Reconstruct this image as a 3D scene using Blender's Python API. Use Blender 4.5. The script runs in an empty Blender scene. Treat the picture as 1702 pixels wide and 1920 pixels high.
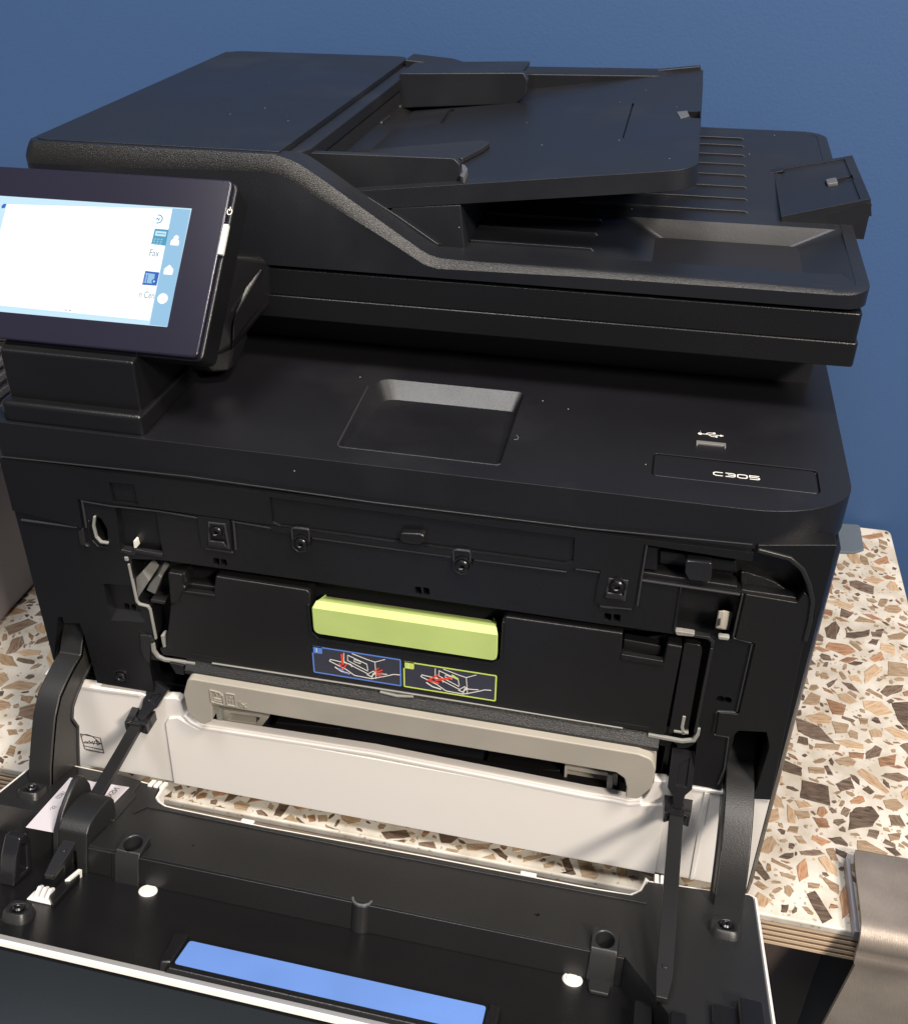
import bpy, bmesh, math, random
import numpy as np
from mathutils import Vector
random.seed(7)
rnd_ = random.Random(11)
SC = bpy.context.scene
COL = SC.collection
# ------------------------------------------------------------------ camera
# printer frame in millimetres: x right, y back, z up, z=0 on the printer deck, table top at z=-250
YAW, PITCH, ROLL, FPX = 0.24645659, 0.99145024, -0.011304, 1946.83
CAM = np.array([109.27, -387.04, 236.0]); CX, CY = 771.05, 969.64
def _rm():
    ca, sa, cb, sb, cc, sc = math.cos(YAW), math.sin(YAW), math.cos(PITCH), math.sin(PITCH), math.cos(ROLL), math.sin(ROLL)
    return (np.array([[ca,-sa,0],[sa,ca,0],[0,0,1]]) @ np.array([[1,0,0],[0,cb,-sb],[0,sb,cb]]) @ np.array([[cc,-sc,0],[sc,cc,0],[0,0,1]]))
RM = _rm()
cam_d = bpy.data.cameras.new('camera'); cam = bpy.data.objects.new('camera', cam_d); COL.objects.link(cam)
from mathutils import Matrix
cam.matrix_world = Matrix.Translation(Vector((CAM[0], CAM[1], CAM[2]+250))/1000) @ Matrix(RM.tolist()).to_4x4()
cam_d.sensor_fit = 'VERTICAL'; cam_d.sensor_height = 36; cam_d.sensor_width = 36
cam_d.lens = FPX/1920*36
cam_d.shift_x = (851-CX)/1920; cam_d.shift_y = (CY-960)/1920
cam_d.clip_start = 0.01; cam_d.clip_end = 50
SC.camera = cam
# ------------------------------------------------------------------ world and lamps
wd = bpy.data.worlds.new('World'); SC.world = wd; wd.use_nodes = True
wd.node_tree.nodes['Background'].inputs[0].default_value = (0.74, 0.80, 1.0, 1)
wd.node_tree.nodes['Background'].inputs[1].default_value = 0.15
def lamp(name, loc, target, sx, sy, power, color):
    d = bpy.data.lights.new(name, 'AREA'); d.shape = 'RECTANGLE'; d.size = sx; d.size_y = sy; d.energy = power; d.color = color
    o = bpy.data.objects.new(name, d); COL.objects.link(o); o.location = loc
    o.rotation_euler = (Vector(target)-Vector(loc)).to_track_quat('-Z', 'Y').to_euler(); return o
lamp('ceiling_spot_lamp', (1.30, -1.35, 1.55), (0.0, 0.1, 0.2), .27, .27, 52, (1.0, .89, .77))
lamp('ceiling_spot_lamp', (1.0, -0.62, 2.0), (0.0, 0.1, 0.2), .34, .34, 40, (1.0, .90, .80))
lamp('ceiling_panel_lamp', (-0.38, -0.55, 2.3), (0, .15, .2), .55, .6, 34, (1.0, .97, .94))
SC.view_settings.view_transform = 'Standard'; SC.view_settings.look = 'None'
SC.view_settings.exposure = 0; SC.view_settings.gamma = 1
# ------------------------------------------------------------------ pixel -> plane helpers (the printer was surveyed from the photo)
def ray(u, v): return RM @ np.array([(u-CX)/FPX, -(v-CY)/FPX, -1.0])
def hit(ax, val, u, v):
    d = ray(u, v); return CAM + d*(val-CAM[ax])/d[ax]
def Fp(pts, y=0.0): return [(lambda p: (p[0], p[2]))(hit(1, y, u, v)) for u, v in pts]      # on the upright plane y
def Dp(pts, z=0.0): return [(lambda p: (p[0], p[1]))(hit(2, z, u, v)) for u, v in pts]      # on the level plane z
def Xp(pts, x): return [(lambda p: (p[1], p[2]))(hit(0, x, u, v)) for u, v in pts]          # on the side plane x
TH = math.radians(19)
class Fr:
    def __init__(s, o, a, b, n): s.o, s.a, s.b, s.n = [np.array(k, float) for k in (o, a, b, n)]
    def __call__(s, p, q, t): return tuple(s.o + s.a*p + s.b*q + s.n*t)
    def px(s, pts, h=0.0):
        out = []
        for u, v in pts:
            d = ray(u, v); k = ((s.o+s.n*h-CAM) @ s.n)/(d @ s.n); r = CAM+d*k-s.o
            out.append((float(r @ s.a), float(r @ s.b)))
        return out
FY = Fr((0,0,0), (1,0,0), (0,0,1), (0,1,0))     # (x, z, y)
FZ = Fr((0,0,0), (1,0,0), (0,1,0), (0,0,1))     # (x, y, z)
FX = Fr((0,0,0), (0,1,0), (0,0,1), (1,0,0))     # (y, z, x)
FD = Fr((0,-33,-203), (1,0,0), (0,-math.cos(TH),math.sin(TH)), (0,math.sin(TH),math.cos(TH)))   # door: (x, s, h)
PA = math.radians(46.17)
FP = Fr((0,10.8,39.7), (1,0,0), (0,math.cos(PA),math.sin(PA)), (0,-math.sin(PA),math.cos(PA)))  # control panel
TA = math.radians(6.8)
FT = Fr((12,110,96), (math.cos(TA),0,math.sin(TA)), (0,1,0), (-math.sin(TA),0,math.cos(TA)))    # feeder tray
# ------------------------------------------------------------------ mesh helpers
def prism(poly, fr, a, b, poly2=None):
    p2 = poly2 or poly; n = len(poly)
    v = [fr(p, q, a) for p, q in poly] + [fr(p, q, b) for p, q in p2]
    f = [list(range(n))[::-1], list(range(n, 2*n))] + [[i, (i+1) % n, n+(i+1) % n, n+i] for i in range(n)]
    return v, f
def rings(rs, fr=None, cap=True):
    n = len(rs[0]); v = [p for r in rs for p in r]; f = []
    for k in range(len(rs)-1):
        for i in range(n): f.append([k*n+i, k*n+(i+1) % n, (k+1)*n+(i+1) % n, (k+1)*n+i])
    if cap: f += [list(range(n))[::-1], list(range((len(rs)-1)*n, len(rs)*n))]
    return v, f
def rect(a, b, c, d): return [(a, b), (c, b), (c, d), (a, d)]
def area2(p): return sum(p[i][0]*p[(i+1) % len(p)][1]-p[(i+1) % len(p)][0]*p[i][1] for i in range(len(p)))
def fil(poly, r, n=5):
    out = []; m = len(poly); rr = r if isinstance(r, (list, tuple)) else [r]*m
    for i in range(m):
        p0, p1, p2 = [Vector(poly[(i+k) % m]) for k in (-1, 0, 1)]; r = rr[i]
        a = (p0-p1); b = (p2-p1); la, lb = a.length, b.length
        if r <= 0 or la < 1e-6 or lb < 1e-6: out.append(tuple(p1)); continue
        a.normalize(); b.normalize(); ang = a.angle(b)
        if ang > 3.05: out.append(tuple(p1)); continue
        t = min(r/math.tan(ang/2), la*.49, lb*.49); q1 = p1+a*t; q2 = p1+b*t
        for k in range(n+1):
            s = k/n; out.append(tuple(q1*(1-s)**2+p1*2*s*(1-s)+q2*s*s))
    return out
def inset(poly, d):
    m = len(poly); sg = 1 if area2(poly) > 0 else -1; out = []
    for i in range(m):
        p0, p1, p2 = [Vector(poly[(i+k) % m]) for k in (-1, 0, 1)]
        e1 = (p1-p0); e2 = (p2-p1)
        if e1.length < 1e-9: e1 = e2
        if e2.length < 1e-9: e2 = e1
        e1.normalize(); e2.normalize(); n1 = Vector((-e1.y, e1.x))*sg; n2 = Vector((-e2.y, e2.x))*sg
        n = n1+n2; l = max(n.length, .3); n = n/l; out.append(tuple(p1+n*d/max(.35, n.dot(n1))))
    return out
def ribbon(path, w, fr, t0, t1, closed=False):
    P = [Vector(p) for p in path]; m = len(P); L, R = [], []
    for i in range(m):
        a = P[(i-1) % m] if (i > 0 or closed) else P[i]; b = P[(i+1) % m] if (i < m-1 or closed) else P[i]
        d1 = (P[i]-a); d2 = (b-P[i])
        if d1.length < 1e-9: d1 = d2
        if d2.length < 1e-9: d2 = d1
        d1 = d1.normalized(); d2 = d2.normalized(); n1 = Vector((-d1.y, d1.x)); n2 = Vector((-d2.y, d2.x))
        n = (n1+n2); n = n.normalized() if n.length > 1e-6 else n1; k = 1/max(.4, n.dot(n1))
        L.append(P[i]+n*w/2*k); R.append(P[i]-n*w/2*k)
    v = []; f = []
    for i in range(m):
        v += [fr(L[i].x, L[i].y, t0), fr(R[i].x, R[i].y, t0), fr(R[i].x, R[i].y, t1), fr(L[i].x, L[i].y, t1)]
    for i in range(m if closed else m-1):
        a, b = 4*i, 4*((i+1) % m)
        for k in range(4): f.append([a+k, a+(k+1) % 4, b+(k+1) % 4, b+k])
    if not closed: f += [[0, 1, 2, 3], [4*m-1, 4*m-2, 4*m-3, 4*m-4]]
    return v, f
def join(*ms):
    V, F = [], []
    for v, f in ms: k = len(V); V += list(v); F += [[i+k for i in q] for q in f]
    return V, F
def bx(x0, x1, y0, y1, z0, z1): return prism(rect(x0, y0, x1, y1), FZ, z0, z1)
def circ(cx, cy, r, n=24, ry=None, a0=0): return [(cx+r*math.cos(a0+2*math.pi*i/n), cy+(ry or r)*math.sin(a0+2*math.pi*i/n)) for i in range(n)]
def hull(pts):
    bm = bmesh.new(); [bm.verts.new(p) for p in pts]; bmesh.ops.convex_hull(bm, input=bm.verts)
    bmesh.ops.delete(bm, geom=[v for v in bm.verts if not v.link_faces], context='VERTS')
    bmesh.ops.dissolve_limit(bm, angle_limit=.02, verts=bm.verts, edges=bm.edges)
    bm.verts.index_update(); r = [tuple(v.co) for v in bm.verts], [[v.index for v in f.verts] for f in bm.faces]; bm.free(); return r
def tomesh(name, vf):
    v, f = vf; me = bpy.data.meshes.new(name)
    me.from_pydata([(p[0]/1000, p[1]/1000, (p[2]+250)/1000) for p in v], [], f)
    bm = bmesh.new(); bm.from_mesh(me); bmesh.ops.remove_doubles(bm, verts=bm.verts, dist=1e-6)
    bmesh.ops.recalc_face_normals(bm, faces=bm.faces); bm.to_mesh(me); bm.free(); return me
WL = {}
def mk(name, vf, mat, parent=None, bev=0, seg=2, cuts=(), smooth=True, ang=35, label=None):
    me = tomesh(name, vf); o = bpy.data.objects.new(name, me); COL.objects.link(o)
    if smooth: me.shade_smooth(); me.set_sharp_from_angle(angle=math.radians(32))
    tmp = []
    if cuts:
        for c in cuts:
            cm = tomesh('cut', c); cm.shade_smooth(); cm.set_sharp_from_angle(angle=math.radians(32)); co = bpy.data.objects.new('cut', cm); COL.objects.link(co); tmp.append(co)
            m = o.modifiers.new('b', 'BOOLEAN'); m.operation = 'DIFFERENCE'; m.object = co; m.solver = 'EXACT'
    if bev:
        m = o.modifiers.new('v', 'BEVEL'); m.width = bev/1000; m.segments = seg; m.limit_method = 'ANGLE'; m.angle_limit = math.radians(ang)
        m.miter_outer = 'MITER_ARC'; m.use_clamp_overlap = True; m.harden_normals = True
    if cuts or bev:
        dg = bpy.context.evaluated_depsgraph_get(); nm = bpy.data.meshes.new_from_object(o.evaluated_get(dg)); o.modifiers.clear()
        o.data = nm; nm.name = name; bpy.data.meshes.remove(me); me = nm
        for c in tmp: d = c.data; bpy.data.objects.remove(c); bpy.data.meshes.remove(d)
    me.materials.clear(); me.materials.append(mat)
    if parent:
        o.parent = parent; L = WL.get(parent.name, (0, 0, 0)); o.location = (-L[0], -L[1], -L[2])
    if label: o['label'] = label
    return o
def top(o, label, cat, group=None):
    o['label'] = label; o['category'] = cat
    if group: o['group'] = group
    return o
def thing(name, loc_mm, label, cat):
    o = bpy.data.objects.new(name, None); COL.objects.link(o); o.location = (loc_mm[0]/1000, loc_mm[1]/1000, (loc_mm[2]+250)/1000)
    o.empty_display_size = .05; WL[o.name] = tuple(o.location); return top(o, label, cat)
def struct(o): o['kind'] = 'structure'; return o
def text(name, s, size, fr, x, y, t, mat, parent, sx=1, slant=0, rot=0, align='LEFT'):
    cu = bpy.data.curves.new('t', 'FONT'); cu.body = s; cu.size = 1; cu.align_x = align
    to = bpy.data.objects.new('t', cu); COL.objects.link(to); bpy.context.view_layer.update()
    dg = bpy.context.evaluated_depsgraph_get(); tm = bpy.data.meshes.new_from_object(to.evaluated_get(dg))
    c_, s_ = math.cos(rot), math.sin(rot); v = []
    for k in tm.vertices:
        a, b = k.co.x*size*sx+k.co.y*slant*size, k.co.y*size
        v.append(fr(x+a*c_-b*s_, y+a*s_+b*c_, t))
    f = [list(p.vertices) for p in tm.polygons]
    bpy.data.objects.remove(to); bpy.data.curves.remove(cu); bpy.data.meshes.remove(tm)
    me = bpy.data.meshes.new(name); me.from_pydata([(p[0]/1000, p[1]/1000, (p[2]+250)/1000) for p in v], [], f); me.materials.append(mat)
    o = bpy.data.objects.new(name, me); COL.objects.link(o)
    if parent: o.parent = parent; L = WL.get(parent.name, (0, 0, 0)); o.location = (-L[0], -L[1], -L[2])
    return o
# ------------------------------------------------------------------ materials
def N(nt, t, **kw):
    n = nt.nodes.new(t)
    for k, v in kw.items(): setattr(n, k, v)
    return n
def pbr(name, col, rough=.45, metal=0, spec=.5, grain=None, gs=.12, mottle=0, specks=0, coat=0, aniso=0):
    m = bpy.data.materials.new(name); m.use_nodes = True; nt = m.node_tree; b = nt.nodes['Principled BSDF']
    b.inputs['Base Color'].default_value = (*col, 1); b.inputs['Roughness'].default_value = rough
    b.inputs['Metallic'].default_value = metal; b.inputs['Specular IOR Level'].default_value = spec
    b.inputs['Coat Weight'].default_value = coat
    tc = N(nt, 'ShaderNodeTexCoord'); src = tc.outputs['Object']
    cur = None
    if mottle:
        nz = N(nt, 'ShaderNodeTexNoise'); nz.inputs['Scale'].default_value = 9; nz.inputs['Detail'].default_value = 6; nt.links.new(src, nz.inputs['Vector'])
        mr = N(nt, 'ShaderNodeMapRange'); mr.inputs['To Min'].default_value = rough-mottle; mr.inputs['To Max'].default_value = rough+mottle
        mr.inputs['From Min'].default_value = .3; mr.inputs['From Max'].default_value = .7
        nt.links.new(nz.outputs['Fac'], mr.inputs['Value']); nt.links.new(mr.outputs['Result'], b.inputs['Roughness'])
    if specks:
        vo = N(nt, 'ShaderNodeTexVoronoi'); vo.inputs['Scale'].default_value = 300; nt.links.new(src, vo.inputs['Vector'])
        lt = N(nt, 'ShaderNodeMath', operation='LESS_THAN'); lt.inputs[1].default_value = .10; nt.links.new(vo.outputs['Distance'], lt.inputs[0])
        sp = N(nt, 'ShaderNodeSeparateColor'); nt.links.new(vo.outputs['Color'], sp.inputs[0])
        gt = N(nt, 'ShaderNodeMath', operation='GREATER_THAN'); gt.inputs[1].default_value = 1-specks; nt.links.new(sp.outputs[0], gt.inputs[0])
        mu = N(nt, 'ShaderNodeMath', operation='MULTIPLY'); nt.links.new(lt.outputs[0], mu.inputs[0]); nt.links.new(gt.outputs[0], mu.inputs[1])
        dn = N(nt, 'ShaderNodeTexNoise'); dn.inputs['Scale'].default_value = 14; dn.inputs['Detail'].default_value = 8; nt.links.new(src, dn.inputs['Vector'])
        dr = N(nt, 'ShaderNodeMapRange'); dr.inputs['From Min'].default_value = .55; dr.inputs['From Max'].default_value = .85; dr.inputs['To Max'].default_value = .025
        nt.links.new(dn.outputs['Fac'], dr.inputs['Value'])
        mx2 = N(nt, 'ShaderNodeMath', operation='MAXIMUM'); nt.links.new(mu.outputs[0], mx2.inputs[0]); nt.links.new(dr.outputs[0], mx2.inputs[1])
        mx = N(nt, 'ShaderNodeMix', data_type='RGBA'); mx.inputs[6].default_value = (*col, 1); mx.inputs[7].default_value = (.42, .40, .36, 1)
        nt.links.new(mx2.outputs[0], mx.inputs[0]); nt.links.new(mx.outputs[2], b.inputs['Base Color'])
    if mottle and not specks:
        vn = N(nt, 'ShaderNodeTexNoise'); vn.inputs['Scale'].default_value = 22; vn.inputs['Detail'].default_value = 9; nt.links.new(src, vn.inputs['Vector'])
        vr = N(nt, 'ShaderNodeMapRange'); vr.inputs['From Min'].default_value = .35; vr.inputs['From Max'].default_value = .7; vr.inputs['To Min'].default_value = 1.04; vr.inputs['To Max'].default_value = .88
        nt.links.new(vn.outputs['Fac'], vr.inputs['Value'])
        hv = N(nt, 'ShaderNodeHueSaturation'); hv.inputs['Color'].default_value = (*col, 1); nt.links.new(vr.outputs[0], hv.inputs['Value']); nt.links.new(hv.outputs[0], b.inputs['Base Color'])
    if grain:
        g = N(nt, 'ShaderNodeTexNoise'); g.inputs['Scale'].default_value = grain; g.inputs['Detail'].default_value = 2; nt.links.new(src, g.inputs['Vector'])
        bp = N(nt, 'ShaderNodeBump'); bp.inputs['Strength'].default_value = gs; bp.inputs['Distance'].default_value = .0004
        nt.links.new(g.outputs['Fac'], bp.inputs['Height']); nt.links.new(bp.outputs['Normal'], b.inputs['Normal'])
    return m
BLK = pbr('black_moulded_plastic', (.006, .006, .0068), .34, grain=1500, gs=.25, mottle=.06)
DECK = pbr('dusty_black_plastic', (.007, .007, .009), .40, grain=1800, gs=.15, mottle=.07, specks=.013)
LID = pbr('matt_black_lid_plastic', (.008, .009, .012), .42, grain=1800, gs=.18, mottle=.08, specks=.012)  # bluish tint in the base colour paints the ceiling's reflection
EDGE = pbr('grained_black_plastic', (.014, .014, .014), .34, grain=2600, gs=.7)
GLINT = pbr('edge_glint_plastic', (.03, .03, .032), .30)  # lighter than the body plastic, paints the glints along seams and rims
WEB = pbr('grey_web_plastic', (.035, .034, .032), .38, grain=1300, gs=.2, mottle=.08)
INN = pbr('inner_black_plastic', (.0078, .0076, .0082), .36, grain=1500, gs=.18, mottle=.05)
GLOS = pbr('gloss_black_plastic', (.012, .012, .014), .16, mottle=.03)
BEZ = pbr('gloss_panel_glass', (.013, .012, .024), .2)  # faint violet in the base colour stands in for glare on the bezel
ARM = pbr('worn_dark_plastic', (.015, .015, .0155), .36, grain=1300, gs=.2, mottle=.08)
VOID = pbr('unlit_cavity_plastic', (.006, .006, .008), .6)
DIM = pbr('dim_catch_plastic', (.10, .10, .10), .3)
GREY = pbr('warm_grey_plastic', (.36, .335, .285), .5, grain=1500, gs=.15, mottle=.07)
GREYL = pbr('light_grey_and_lit_rim_plastic', (.25, .25, .23), .4)  # light grey parts, also the painted highlights on opening and slot rims
WHT = pbr('cream_white_plastic', (.80, .77, .73), .45, grain=1400, gs=.12)
WHTB = pbr('bright_white_plastic', (.74, .72, .69), .4)
GRN = pbr('lime_green_plastic', (.49, .62, .20), .5, grain=1500, gs=.12, mottle=.06)
BLU = pbr('blue_label_vinyl', (.125, .245, .60), .38, mottle=.1)
SCR = pbr('dark_steel_screw', (.05, .05, .055), .28, metal=.9)
INKW = pbr('white_print', (.75, .74, .68), .5)
INKK = pbr('dark_print', (.035, .03, .028), .6)
INKB = pbr('blue_print', (.10, .22, .62), .5)
INKG = pbr('lime_print', (.55, .70, .12), .5)
INKR = pbr('red_print', (.75, .07, .03), .5)
INKD = pbr('slate_print', (.035, .037, .055), .5)
MACH = pbr('lilac_grey_painted_metal', (.36, .33, .34), .5, grain=900, gs=.2)
def emit(name, col, s):
    m = bpy.data.materials.new(name); m.use_nodes = True; nt = m.node_tree; nt.nodes.clear()
    e = N(nt, 'ShaderNodeEmission'); e.inputs[0].default_value = (*col, 1); e.inputs[1].default_value = s
    o = N(nt, 'ShaderNodeOutputMaterial'); nt.links.new(e.outputs[0], o.inputs[0]); return m
E_W = emit('screen_white', (.97, .99, 1.0), 1.25)
E_T = emit('screen_pale_cyan', (.62, .86, 1.0), 1.0)
E_S = emit('screen_sky_blue', (.36, .62, .86), .95)
E_I = emit('screen_icon_teal', (.12, .42, .60), .9)
E_B = emit('screen_icon_blue', (.06, .18, .62), .9)
E_G = emit('screen_text_grey', (.22, .36, .45), .8)
# ================================================================== SETTING
def wall_mat():
    m = pbr('blue_wall_paint', (.042, .092, .212), .55, spec=.35); nt = m.node_tree; b = nt.nodes['Principled BSDF']
    tc = N(nt, 'ShaderNodeTexCoord'); a = N(nt, 'ShaderNodeTexNoise'); a.inputs['Scale'].default_value = 420; a.inputs['Detail'].default_value = 3
    c = N(nt, 'ShaderNodeTexNoise'); c.inputs['Scale'].default_value = 60; c.inputs['Detail'].default_value = 4
    nt.links.new(tc.outputs['Object'], a.inputs['Vector']); nt.links.new(tc.outputs['Object'], c.inputs['Vector'])
    ad = N(nt, 'ShaderNodeMath', operation='ADD'); nt.links.new(a.outputs['Fac'], ad.inputs[0]); nt.links.new(c.outputs['Fac'], ad.inputs[1])
    bp = N(nt, 'ShaderNodeBump'); bp.inputs['Strength'].default_value = .22; bp.inputs['Distance'].default_value = .0005
    nt.links.new(ad.outputs[0], bp.inputs['Height']); nt.links.new(bp.outputs['Normal'], b.inputs['Normal'])
    return m
struct(mk('wall', bx(-1600, 1400, 409, 460, -985, 1500), wall_mat(), smooth=False))
FLO = pbr('dark_carpet', (.075, .095, .115), .95, grain=600, gs=1.0)
struct(mk('floor', bx(-1600, 1400, -1500, 409, -1000, -985), FLO, smooth=False))
# ================================================================== TABLE
def terrazzo():
    m = pbr('terrazzo_binder', (.66, .60, .50), .32); nt = m.node_tree; b = nt.nodes['Principled BSDF']
    tc = N(nt, 'ShaderNodeTexCoord'); vo = N(nt, 'ShaderNodeTexVoronoi'); vo.inputs['Scale'].default_value = 330
    wn = N(nt, 'ShaderNodeTexNoise'); wn.inputs['Scale'].default_value = 200; nt.links.new(tc.outputs['Object'], wn.inputs['Vector'])
    mxv = N(nt, 'ShaderNodeVectorMath', operation='MULTIPLY_ADD'); mxv.inputs[1].default_value = (.004, .004, 0)
    nt.links.new(wn.outputs['Color'], mxv.inputs[0]); nt.links.new(tc.outputs['Object'], mxv.inputs[2]); nt.links.new(mxv.outputs[0], vo.inputs['Vector'])
    lt = N(nt, 'ShaderNodeMath', operation='LESS_THAN'); lt.inputs[1].default_value = .30; nt.links.new(vo.outputs['Distance'], lt.inputs[0])
    sp = N(nt, 'ShaderNodeSeparateColor'); nt.links.new(vo.outputs['Color'], sp.inputs[0])
    gt = N(nt, 'ShaderNodeMath', operation='GREATER_THAN'); gt.inputs[1].default_value = .70; nt.links.new(sp.outputs[0], gt.inputs[0])
    mu = N(nt, 'ShaderNodeMath', operation='MULTIPLY'); nt.links.new(lt.outputs[0], mu.inputs[0]); nt.links.new(gt.outputs[0], mu.inputs[1])
    cr = N(nt, 'ShaderNodeValToRGB'); cr.color_ramp.elements[0].color = (.50, .38, .25, 1); cr.color_ramp.elements[1].color = (.30, .27, .22, 1)
    nt.links.new(sp.outputs[1], cr.inputs[0])
    n2 = N(nt, 'ShaderNodeTexNoise'); n2.inputs['Scale'].default_value = 55; n2.inputs['Detail'].default_value = 5; nt.links.new(tc.outputs['Object'], n2.inputs['Vector'])
    c2 = N(nt, 'ShaderNodeValToRGB'); c2.color_ramp.elements[0].position = .35; c2.color_ramp.elements[0].color = (.48, .43, .35, 1)
    c2.color_ramp.elements[1].position = .6; c2.color_ramp.elements[1].color = (.64, .60, .53, 1); nt.links.new(n2.outputs['Fac'], c2.inputs[0])
    mx = N(nt, 'ShaderNodeMix', data_type='RGBA'); nt.links.new(mu.outputs[0], mx.inputs[0]); nt.links.new(c2.outputs[0], mx.inputs[6]); nt.links.new(cr.outputs[0], mx.inputs[7])
    nt.links.new(mx.outputs[2], b.inputs['Base Color']); return m
def chipmat(name, c1, c2, c3, sc=90):
    m = pbr(name, c1, .38); nt = m.node_tree; b = nt.nodes['Principled BSDF']
    tc = N(nt, 'ShaderNodeTexCoord'); mp = N(nt, 'ShaderNodeMapping'); mp.inputs['Scale'].default_value = (.25, 1.6, 1)
    nt.links.new(tc.outputs['Object'], mp.inputs[0])
    nz = N(nt, 'ShaderNodeTexNoise'); nz.inputs['Scale'].default_value = sc*5; nz.inputs['Detail'].default_value = 6; nz.inputs['Distortion'].default_value = 1.2
    nt.links.new(mp.outputs[0], nz.inputs['Vector'])
    cr = N(nt, 'ShaderNodeValToRGB'); e = cr.color_ramp.elements; e[0].position = .33; e[0].color = (*c2, 1); e[1].position = .68; e[1].color = (*c3, 1)
    k = e.new(.5); k.color = (*c1, 1); nt.links.new(nz.outputs['Fac'], cr.inputs[0])
    oi = N(nt, 'ShaderNodeObjectInfo'); hs = N(nt, 'ShaderNodeHueSaturation'); mr = N(nt, 'ShaderNodeMapRange'); mr.inputs['To Min'].default_value = .72; mr.inputs['To Max'].default_value = 1.25
    nt.links.new(oi.outputs['Random'], mr.inputs['Value']); nt.links.new(mr.outputs[0], hs.inputs['Value']); nt.links.new(cr.outputs[0], hs.inputs['Color'])
    nt.links.new(hs.outputs[0], b.inputs['Base Color']); return m
CH = [chipmat('tan_stone', (.38, .265, .16), (.26, .16, .09), (.50, .375, .255)), chipmat('brown_stone', (.15, .105, .07), (.07, .045, .03), (.24, .17, .12)),
      chipmat('ochre_stone', (.44, .32, .205), (.34, .21, .115), (.55, .43, .30)), chipmat('umber_stone', (.20, .14, .10), (.10, .07, .05), (.34, .24, .17)),
      chipmat('sienna_stone', (.36, .20, .11), (.22, .11, .06), (.46, .30, .18))]
table = thing('table', (0, 200, -985), 'plywood table with cream terrazzo top inlaid with brown and tan stone chips, under the printer', 'table')
ttop = mk('table_top', prism(fil([(-900, -3), (321, -3), (321, 403), (-900, 403)], [2, 5, 6, 2], 4), FZ, -255.5, -250), terrazzo(), table, bev=1.4, seg=3)
PL = pbr('pale_birch_ply', (.58, .45, .31), .6, grain=300, gs=.4); PD = pbr('dark_glue_ply', (.20, .12, .075), .65, grain=300, gs=.4)
for i in range(9):
    z1 = -255.5-i*2.05; mk('ply_layer', bx(-899, 320, -2.6+(.25 if i % 2 else 0), 402, z1-2.05, z1), PL if i % 2 == 0 else PD, table, smooth=False)
LEG = pbr('dark_brown_laminate', (.10, .072, .06), .5, grain=500, gs=.2)
for x in (-860, 296): 
    for y in (20, 360): mk('leg', bx(x-20, x+20, y, y+40, -985, -274.2), LEG, table, bev=1)
# stone chips: the largest traced, the others scattered in between
XA, YA = -440, -3
occ = np.zeros((int(765), int(410)), bool)
def inside(poly, x, y):
    c = False; n = len(poly); j = n-1
    for i in range(n):
        xi, yi = poly[i]; xj, yj = poly[j]
        if (yi > y) != (yj > y) and x < (xj-xi)*(y-yi)/(yj-yi)+xi: c = not c
        j = i
    return c
def cells(poly, pad=0):
    xs = [p[0] for p in poly]; ys = [p[1] for p in poly]; out = []
    for ix in range(int(min(xs)-XA-pad), int(max(xs)-XA+pad)+2):
        for iy in range(int(min(ys)-YA-pad), int(max(ys)-YA+pad)+2):
            if 0 <= ix < occ.shape[0] and 0 <= iy < occ.shape[1]:
                if inside(poly, XA+ix+.5, YA+iy+.5): out.append((ix, iy))
    return out
def rough_poly(poly, r, amp):
    out = []; n = len(poly)
    for i in range(n):
        a = Vector(poly[i]); b = Vector(poly[(i+1) % n]); out.append(tuple(a)); L = (b-a).length
        for k in range(max(0, min(3, int(L/3.0)))):
            t = (k+1)/(int(min(3, L/3.0))+1); nrm = Vector((-(b-a).y, (b-a).x)).normalized(); out.append(tuple(a.lerp(b, t)+nrm*r.uniform(-amp, amp)))
    return out
def chip_local(poly, mat):
    cx = sum(p[0] for p in poly)/len(poly); cy = sum(p[1] for p in poly)/len(poly); n = len(poly)
    pin = inset(poly, .25)
    v = [((p[0]-cx)/1000, (p[1]-cy)/1000, 0) for p in poly]+[((p[0]-cx)/1000, (p[1]-cy)/1000, .00022) for p in pin]
    f = [list(range(n, 2*n))]+[[i, (i+1) % n, n+(i+1) % n, n+i] for i in range(n)]
    me = bpy.data.meshes.new('stone_chip'); me.from_pydata(v, [], f); me.materials.append(mat)
    bm = bmesh.new(); bm.from_mesh(me); bmesh.ops.recalc_face_normals(bm, faces=bm.faces); bm.to_mesh(me); bm.free()
    if me.polygons[0].normal.z < 0: me.flip_normals()
    return me, cx, cy
def put_chip(me, x, y, rz=0, s=1):
    o = bpy.data.objects.new('stone_chip', me); COL.objects.link(o); o.parent = ttop
    o.location = (x/1000, y/1000, 0.0001); o.rotation_euler = (0, 0, rz); o.scale = (s, s, 1); return o
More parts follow.
